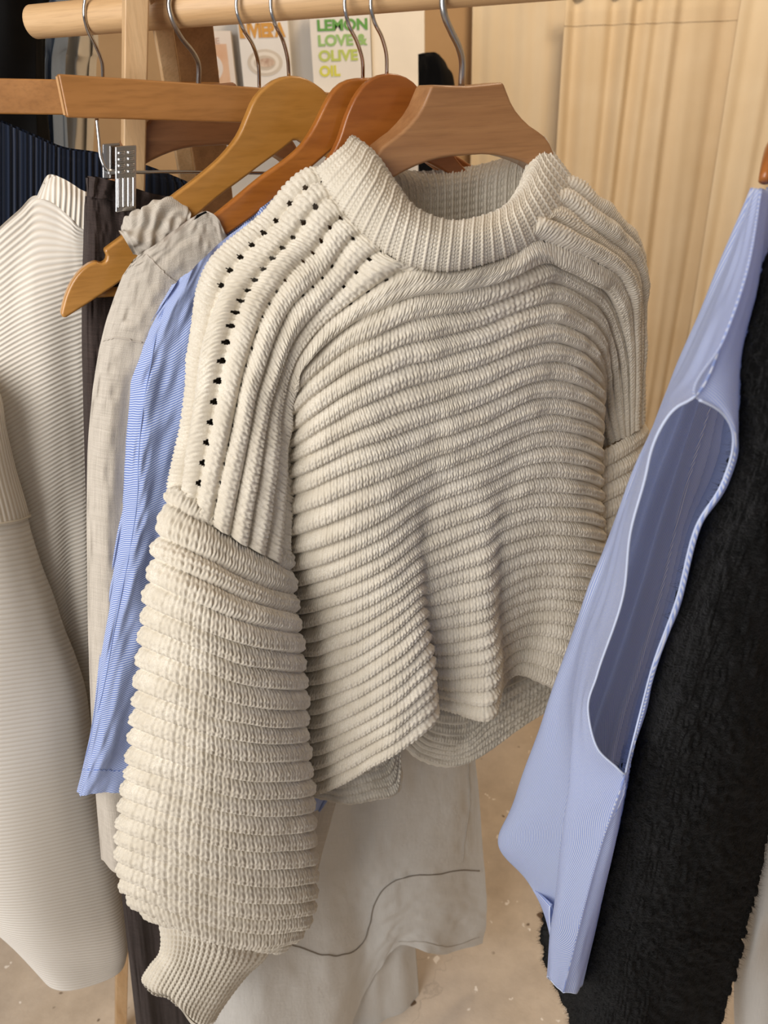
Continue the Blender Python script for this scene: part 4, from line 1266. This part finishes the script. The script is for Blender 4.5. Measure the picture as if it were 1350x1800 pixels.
# ------------------------------------------------------------------ navy knit (plane A)
pl = PL['A']
nv = thing('navy_sweater', 'navy blue ribbed knit hanging at the far left behind the sweatshirt', 'sweater', pl.at(40, 900))
rws = [
 [(-120,190,-1),(-40,200,1),(0,214,1.6),(60,240,2.0),(110,261,2.0),(170,270,1.6),(250,290,1),(330,320,-.6)],
 [(-130,330,-1),(-50,340,1.6),(0,350,2.2),(60,360,2.4),(110,370,2.4),(170,380,2.0),(250,390,1.2),(340,400,-.6)],
 [(-120,900,-1),(-50,900,1.6),(0,900,2.2),(60,900,2.4),(110,900,2.4),(170,900,2.0),(250,900,1.2),(340,900,-.6)],
]
V = cloth_front(rws, pl, 80, 220)
nvN = toward(V, gnormals(V)); tcol = np.linspace(0, 1, 220)[None, :]
V = V + nvN * (.003 * np.abs(np.sin(tcol * math.pi * 44)))[..., None]
garment_shell('body', V, pl, .03, M['navy'], nv)

# ------------------------------------------------------------------ clothes on a second rail, far left behind
def back_garment(name, label, cat, rows_y, Y, mat, nr=60, nc=80, seed=0, amp=.012, thick=.05):
    C = np.array([[aty(x, y, Y + o) for x, y, o in r] for r in rows_y])
    V = surf(C, list(range(C.shape[0])), list(range(C.shape[1])), np.linspace(0, C.shape[0]-1, nr), np.linspace(0, C.shape[1]-1, nc))
    t = np.linspace(0, 1, nc)[None, :]; s = np.linspace(0, 1, nr)[:, None]
    V[..., 1] += amp * np.sin(14*t + 3*s + seed) + amp * .8 * noise2(7*t + 0*s, 5*s + 0*t, seed)
    root = thing(name, label, cat, V[-1].mean(0))
    pz = Plane((0, Y), 0)
    garment_shell('cloth', V, pz, thick, mat, root)
    return root
back_garment('black_garment', 'black garment hanging in the dark top left corner', 'garment',
  [[(-120,-60,.05),(-40,-70,0),(40,-50,0),(95,-20,.05)], [(-130,120,.05),(-40,120,0),(45,110,0),(75,130,.05)], [(-120,520,.05),(-40,520,0),(50,520,0),(112,520,.05)]], 1.45, M['black_cloth'], seed=3)
back_garment('denim_shirt', 'light blue denim shirt hanging on the rear rail', 'shirt',
  [[(50,-40,.03),(70,-40,0),(90,-40,0),(116,-40,.03)], [(52,70,.03),(72,75,0),(92,80,0),(112,70,.03)], [(58,132,.03),(76,138,0),(92,140,0),(104,125,.03)], [(70,330,.03),(85,330,0),(102,330,0),(118,330,.03)]], 1.58,
  mat_stripe('denim', srgb('#6f86a8'), srgb('#a9bbd2'), .004, .1), seed=5)
back_garment('white_shirt', 'white shirt hanging on the rear rail behind the wooden bar', 'shirt',
  [[(100,-40,.03),(120,-40,0),(140,-40,0),(160,-40,.03)], [(108,80,.03),(128,84,0),(148,84,0),(166,80,.03)], [(110,126,.03),(128,130,0),(148,132,0),(163,128,.03)], [(112,340,.03),(126,340,0),(142,340,0),(158,340,.03)]], 1.68,
  mat_plain('white_cotton', srgb('#d9d2c4'), .9, nscale=20), seed=8)
# a black bag showing between the board and the curtain
bagc = aty(768, 130, 2.6)
rws = [[(735,95,.0),(752,92,-.02),(765,92,-.04),(772,96,0)], [(735,110,.0),(755,108,-.04),(775,106,-.06),(786,116,0)], [(735,170,.0),(758,170,-.05),(785,170,-.07),(800,170,0)], [(735,420,.0),(758,420,-.05),(785,420,-.07),(800,420,0)]]
back_garment('black_garment', 'black rounded garment showing between the white board and the curtain', 'garment', rws, 2.55, M['black_cloth'], seed=2, amp=.005)

# ------------------------------------------------------------------ sleeveless striped top, nearest on the right
H_rows = [  # armhole front edge, front fold, outline, far side, back outline, armhole back edge: pixel and distance
 [(1338,334,.50),(1330,331,.515),(1322,331,.53),(1345,335,.60),(1354,333,.53),(1338,334,.50)],
 [(1312,480,.47),(1292,468,.50),(1274,450,.55),(1320,480,.66),(1332,495,.51),(1312,480,.47)],
 [(1270,600,.455),(1248,578,.495),(1232,550,.56),(1290,600,.70),(1309,605,.49),(1271,600,.455)],
 [(1222,697,.45),(1205,665,.495),(1190,645,.565),(1262,680,.72),(1298,690,.475),(1223,697,.45)],
 [(1188,717,.45),(1180,695,.497),(1178,678,.568),(1250,715,.725),(1294,735,.475),(1262,719,.455)],
 [(1164,748,.45),(1162,732,.50),(1162,722,.57),(1238,755,.73),(1292,765,.48),(1286,752,.465)],
 [(1146,789,.452),(1144,775,.503),(1146,765,.573),(1226,795,.735),(1291,800,.49),(1287,795,.472)],
 [(1135,837,.455),(1128,822,.505),(1128,808,.575),(1215,835,.74),(1276,846,.49),(1271,845,.475)],
 [(1109,933,.46),(1096,922,.51),(1085,915,.58),(1190,930,.74),(1229,926,.495),(1224,925,.48)],
 [(1096,1044,.465),(1072,1022,.52),(1052,1000,.585),(1165,1040,.74),(1197,1045,.50),(1192,1045,.485)],
 [(1050,1185,.475),(1028,1160,.52),(1000,1140,.59),(1125,1180,.73),(1151,1175,.505),(1146,1175,.49)],
 [(1034,1252,.475),(1012,1250,.50),(960,1255,.595),(1100,1255,.72),(1130,1255,.505),(1125,1255,.49)],
 [(1050,1315,.465),(1006,1318,.495),(935,1325,.595),(1085,1315,.70),(1116,1310,.495),(1111,1310,.48)],
 [(1097,1366,.455),(1003,1385,.49),(908,1395,.60),(1070,1390,.68),(1104,1368,.475),(1098,1366,.455)],
 [(1058,1480,.46),(988,1480,.49),(878,1478,.60),(1050,1480,.66),(1082,1480,.48),(1059,1480,.46)],
 [(1020,1620,.462),(972,1610,.488),(928,1549,.575),(1020,1590,.62),(1048,1620,.482),(1021,1620,.462)],
 [(990,1744,.47),(963,1716,.485),(968,1592,.53),(1000,1680,.58),(1018,1742,.485),(991,1744,.47)],
]
rowsH = []
for a, mm, b, c, g_, d in H_rows:
    e1 = tuple(b[j]*.45 + c[j]*.55 + (0, 0, .012)[j] for j in range(3))
    e2 = tuple(c[j]*.5 + g_[j]*.5 + (4, 0, .03)[j] for j in range(3))
    w_ = float(np.clip((a[1] - 1200) / 150.0, 0, 1))
    lin = tuple(.5 * (mm[j] + b[j]) for j in range(3))
    tuck = (mm[0] + 10, mm[1], mm[2] + .045)
    m2 = tuple(lin[j] * (1 - w_) + tuck[j] * w_ for j in range(3))
    if d[0] - a[0] <= 1.01: d = a
    rowsH.append([aty(*a), aty(*mm), aty(*m2), aty(*b), aty(*e1), aty(*c), aty(*e2), aty(*g_), aty(*d)])
rowsH = np.array(rowsH)
hs = thing('sleeveless_shirt', 'pale blue pinstriped sleeveless top with open armhole, nearest at the right', 'shirt', aty(985, 1735, .49))
kz = np.concatenate([[0], np.cumsum(np.linalg.norm(np.diff(rowsH, axis=0), axis=2).mean(1))])
VH = surf(rowsH, kz, list(range(9)), np.linspace(0, kz[-1], 320), np.linspace(0, 8, 321))
T_, S_ = np.meshgrid(np.linspace(0, 8, 321), np.linspace(0, 1, 320))
NH = toward(VH, gnormals(VH))
inner = np.clip((T_ - 3.4) / .6, 0, 1) * np.clip((7.0 - T_) / .6, 0, 1)
VH = VH + NH * (.0035 * np.sin(11 * T_ + 2 * S_) * inner + .0016 * noise2(T_ * 3, S_ * 14, 101) * (1 - inner * .4) * np.clip(np.minimum(T_, 8 - T_) / .5, 0, 1))[..., None]
cum = np.concatenate([np.zeros((320, 1)), np.cumsum(np.linalg.norm(np.diff(VH, axis=1), axis=2), axis=1)], 1)
cum = cum - cum[:, 120:121]                      # stripes run parallel to the front edge
cv = np.concatenate([[0], np.cumsum(np.linalg.norm(np.diff(VH[:, 120], axis=0), axis=1))])
body = grid('body', VH, M['blue_fine'], hs, uv=np.stack([cum, -cv[:, None] + 0 * cum], 2))
md = body.modifiers.new('thick', 'SOLIDIFY'); md.thickness = .0012; md.offset = 0
# bound armhole edge
M['pale_blue'] = mat_plain('pale_blue_binding', srgb('#c3cde6'), .85)
ra = VH[:, 0]; rdd = VH[:, -1]
pz = np.array([(proj(p)[1]) for p in ra])
i0 = int(np.argmin(abs(pz - 697))); i1 = int(np.argmin(abs(pz - 1366)))
pathA = np.concatenate([ra[i0:i1], rdd[i0:i1][::-1]])
tube('armhole_binding', smooth_path(pathA[::3], 300), .0009, M['pale_blue'], hs, raw=True, seg=8)
hemP = VH[-1]
tube('hem_edge', smooth_path(hemP[::4], 160), .0010, M['pale_blue'], hs, raw=True, seg=6)
# its hanger, mostly out of frame
pH = Plane((aty(1345, 300, .60)[0], .60), 66)
root = thing('coat_hanger', 'brown wooden hanger tip inside the sleeveless top at the right edge', 'hanger', aty(1350, 320, .56), 'wooden hangers on the rail')
P = [aty(1344, 318, .56), aty(1349, 300, .565), aty(1356, 282, .575), aty(1385, 240, .62), aty(1430, 200, .68)]
tube('hanger_body', P, [.004, .008, .010, .012, .014], M['w_amber'], root, n=30, seg=14)

# ------------------------------------------------------------------ black boucle knit and white cloth at the right edge
def mat_boucle():
    mt, nt, bs = new_mat('black_boucle')
    v = mapped(nt, 'Object')
    n1 = noise(nt, v, 90, 4, .6); n2 = noise(nt, v, 320, 4, .7)
    col = mixcol(nt, ramp(nt, n1, .4, .65), srgb('#060606'), srgb('#121112'))
    nt.links.new(col, bs.inputs['Base Color'])
    bs.inputs['Roughness'].default_value = 1; bs.inputs['Sheen Weight'].default_value = .06
    bs.inputs['Specular IOR Level'].default_value = .05
    bump(nt, bs, madd(nt, n1, n2), .9, .006)
    return mt
M['boucle'] = mat_boucle()
bl = thing('fuzzy_sweater', 'black fuzzy boucle knit hanging behind the sleeveless top at the right', 'sweater', aty(1150, 1790, .6))
rws = [
 [(1385,420,.62),(1352,440,.535),(1385,420,.52),(1430,410,.52),(1480,430,.54),(1510,480,.60)],
 [(1345,640,.62),(1304,640,.505),(1345,640,.475),(1410,640,.475),(1480,640,.51),(1520,660,.60)],
 [(1330,800,.62),(1294,800,.515),(1325,800,.48),(1390,800,.475),(1460,800,.51),(1510,800,.60)],
 [(1250,1000,.62),(1211,1000,.52),(1255,1000,.485),(1320,1000,.48),(1400,1000,.51),(1460,1000,.60)],
 [(1150,1250,.62),(1136,1250,.53),(1175,1250,.49),(1240,1250,.485),(1320,1250,.51),(1410,1250,.60)],
 [(1060,1400,.70),(1094,1400,.53),(1130,1400,.495),(1200,1400,.49),(1280,1400,.515),(1372,1400,.60)],
 [(985,1530,.70),(1062,1520,.53),(1110,1520,.50),(1170,1520,.495),(1245,1520,.52),(1336,1520,.60)],
 [(955,1620,.69),(1038,1620,.54),(1085,1620,.505),(1145,1620,.50),(1220,1620,.525),(1312,1620,.60)],
 [(962,1690,.68),(1024,1690,.545),(1070,1690,.51),(1125,1690,.505),(1200,1690,.53),(1294,1690,.60)],
 [(1003,1800,.66),(1015,1800,.55),(1055,1800,.515),(1105,1800,.51),(1175,1800,.535),(1264,1800,.60)],
 [(985,1930,.66),(1000,1930,.55),(1035,1930,.52),(1080,1930,.515),(1145,1930,.54),(1228,1930,.60)],
]
Cx = np.array([[aty(*p) for p in r_] for r_ in rws])
VB = surf(Cx, list(range(11)), list(range(6)), np.linspace(0, 10, 300), np.linspace(0, 5, 200))
T_, S_ = np.meshgrid(np.linspace(0, 1, 200), np.linspace(0, 1, 300))
NB = toward(VB, gnormals(VB))
VB = VB + NB * (.0045 * np.abs(noise2(T_ * 40, S_ * 170, 111)) + .003 * noise2(T_ * 11, S_ * 44, 113))[..., None]
pzz = Plane((.3, .6), -50)
garment_shell('body', VB, pzz, .03, M['boucle'], bl)
# loose fibres
vf, qf = [], []
idx = rng.integers(0, VB.shape[0]*VB.shape[1], 9000)
edge = np.concatenate([np.array([i*200 + j for i in range(300) for j in (0, 1, 2, 3, 196, 197, 198, 199)])] * 3)
idx = np.concatenate([idx, edge])
pts = VB.reshape(-1, 3)[idx]; nrm = NB.reshape(-1, 3)[idx]
side_sign = np.where((idx % 200) < 100, -1.0, 1.0)
dirn = nrm * rng.uniform(.3, 1, (len(idx), 1)) + np.array([1.0, 0, 0]) * (side_sign * rng.uniform(0, .9, len(idx)))[:, None] + rng.normal(0, .6, (len(idx), 3))
dirn /= np.linalg.norm(dirn, axis=1, keepdims=True)
ln = rng.uniform(.003, .010, (len(idx), 1))
sidev = np.cross(dirn, rng.normal(0, 1, (len(idx), 3))); sidev /= np.linalg.norm(sidev, axis=1, keepdims=True)
tri = np.stack([pts - sidev*.00015, pts + sidev*.00015, pts + dirn*ln], 1).reshape(-1, 3)
o = mesh_np('fuzz', tri, np.arange(len(tri)).reshape(-1, 3), M['boucle'], bl); o['kind'] = 'stuff'

wc = thing('white_garment', 'white cotton garment peeking out at the bottom right corner', 'garment', aty(1340, 1800, .7))
rws = [
 [(1540,520,.70),(1570,500,.67),(1620,500,.67),(1680,520,.70)],
 [(1430,900,.70),(1465,900,.665),(1520,900,.665),(1600,900,.70)],
 [(1345,1300,.70),(1375,1300,.66),(1430,1300,.66),(1510,1300,.70)],
 [(1332,1480,.70),(1350,1480,.655),(1410,1480,.66),(1480,1480,.70)],
 [(1312,1580,.70),(1335,1590,.66),(1380,1600,.66),(1450,1600,.70)],
 [(1305,1650,.70),(1325,1660,.645),(1370,1660,.665),(1440,1660,.70)],
 [(1290,1740,.70),(1312,1750,.66),(1360,1750,.655),(1430,1750,.70)],
 [(1296,1900,.70),(1322,1900,.66),(1370,1900,.66),(1430,1900,.70)],
]
Cx = np.array([[aty(*p) for p in r_] for r_ in rws])
VW = surf(Cx, list(range(8)), list(range(4)), np.linspace(0, 7, 120), np.linspace(0, 3, 70))
garment_shell('cloth', VW, pzz, .03, mat_linen('white_cotton_cloth', srgb('#e4e2dd'), srgb('#d3d0ca')), wc)

for o in list(bpy.data.objects):
    if '_b' in o: del o['_b']
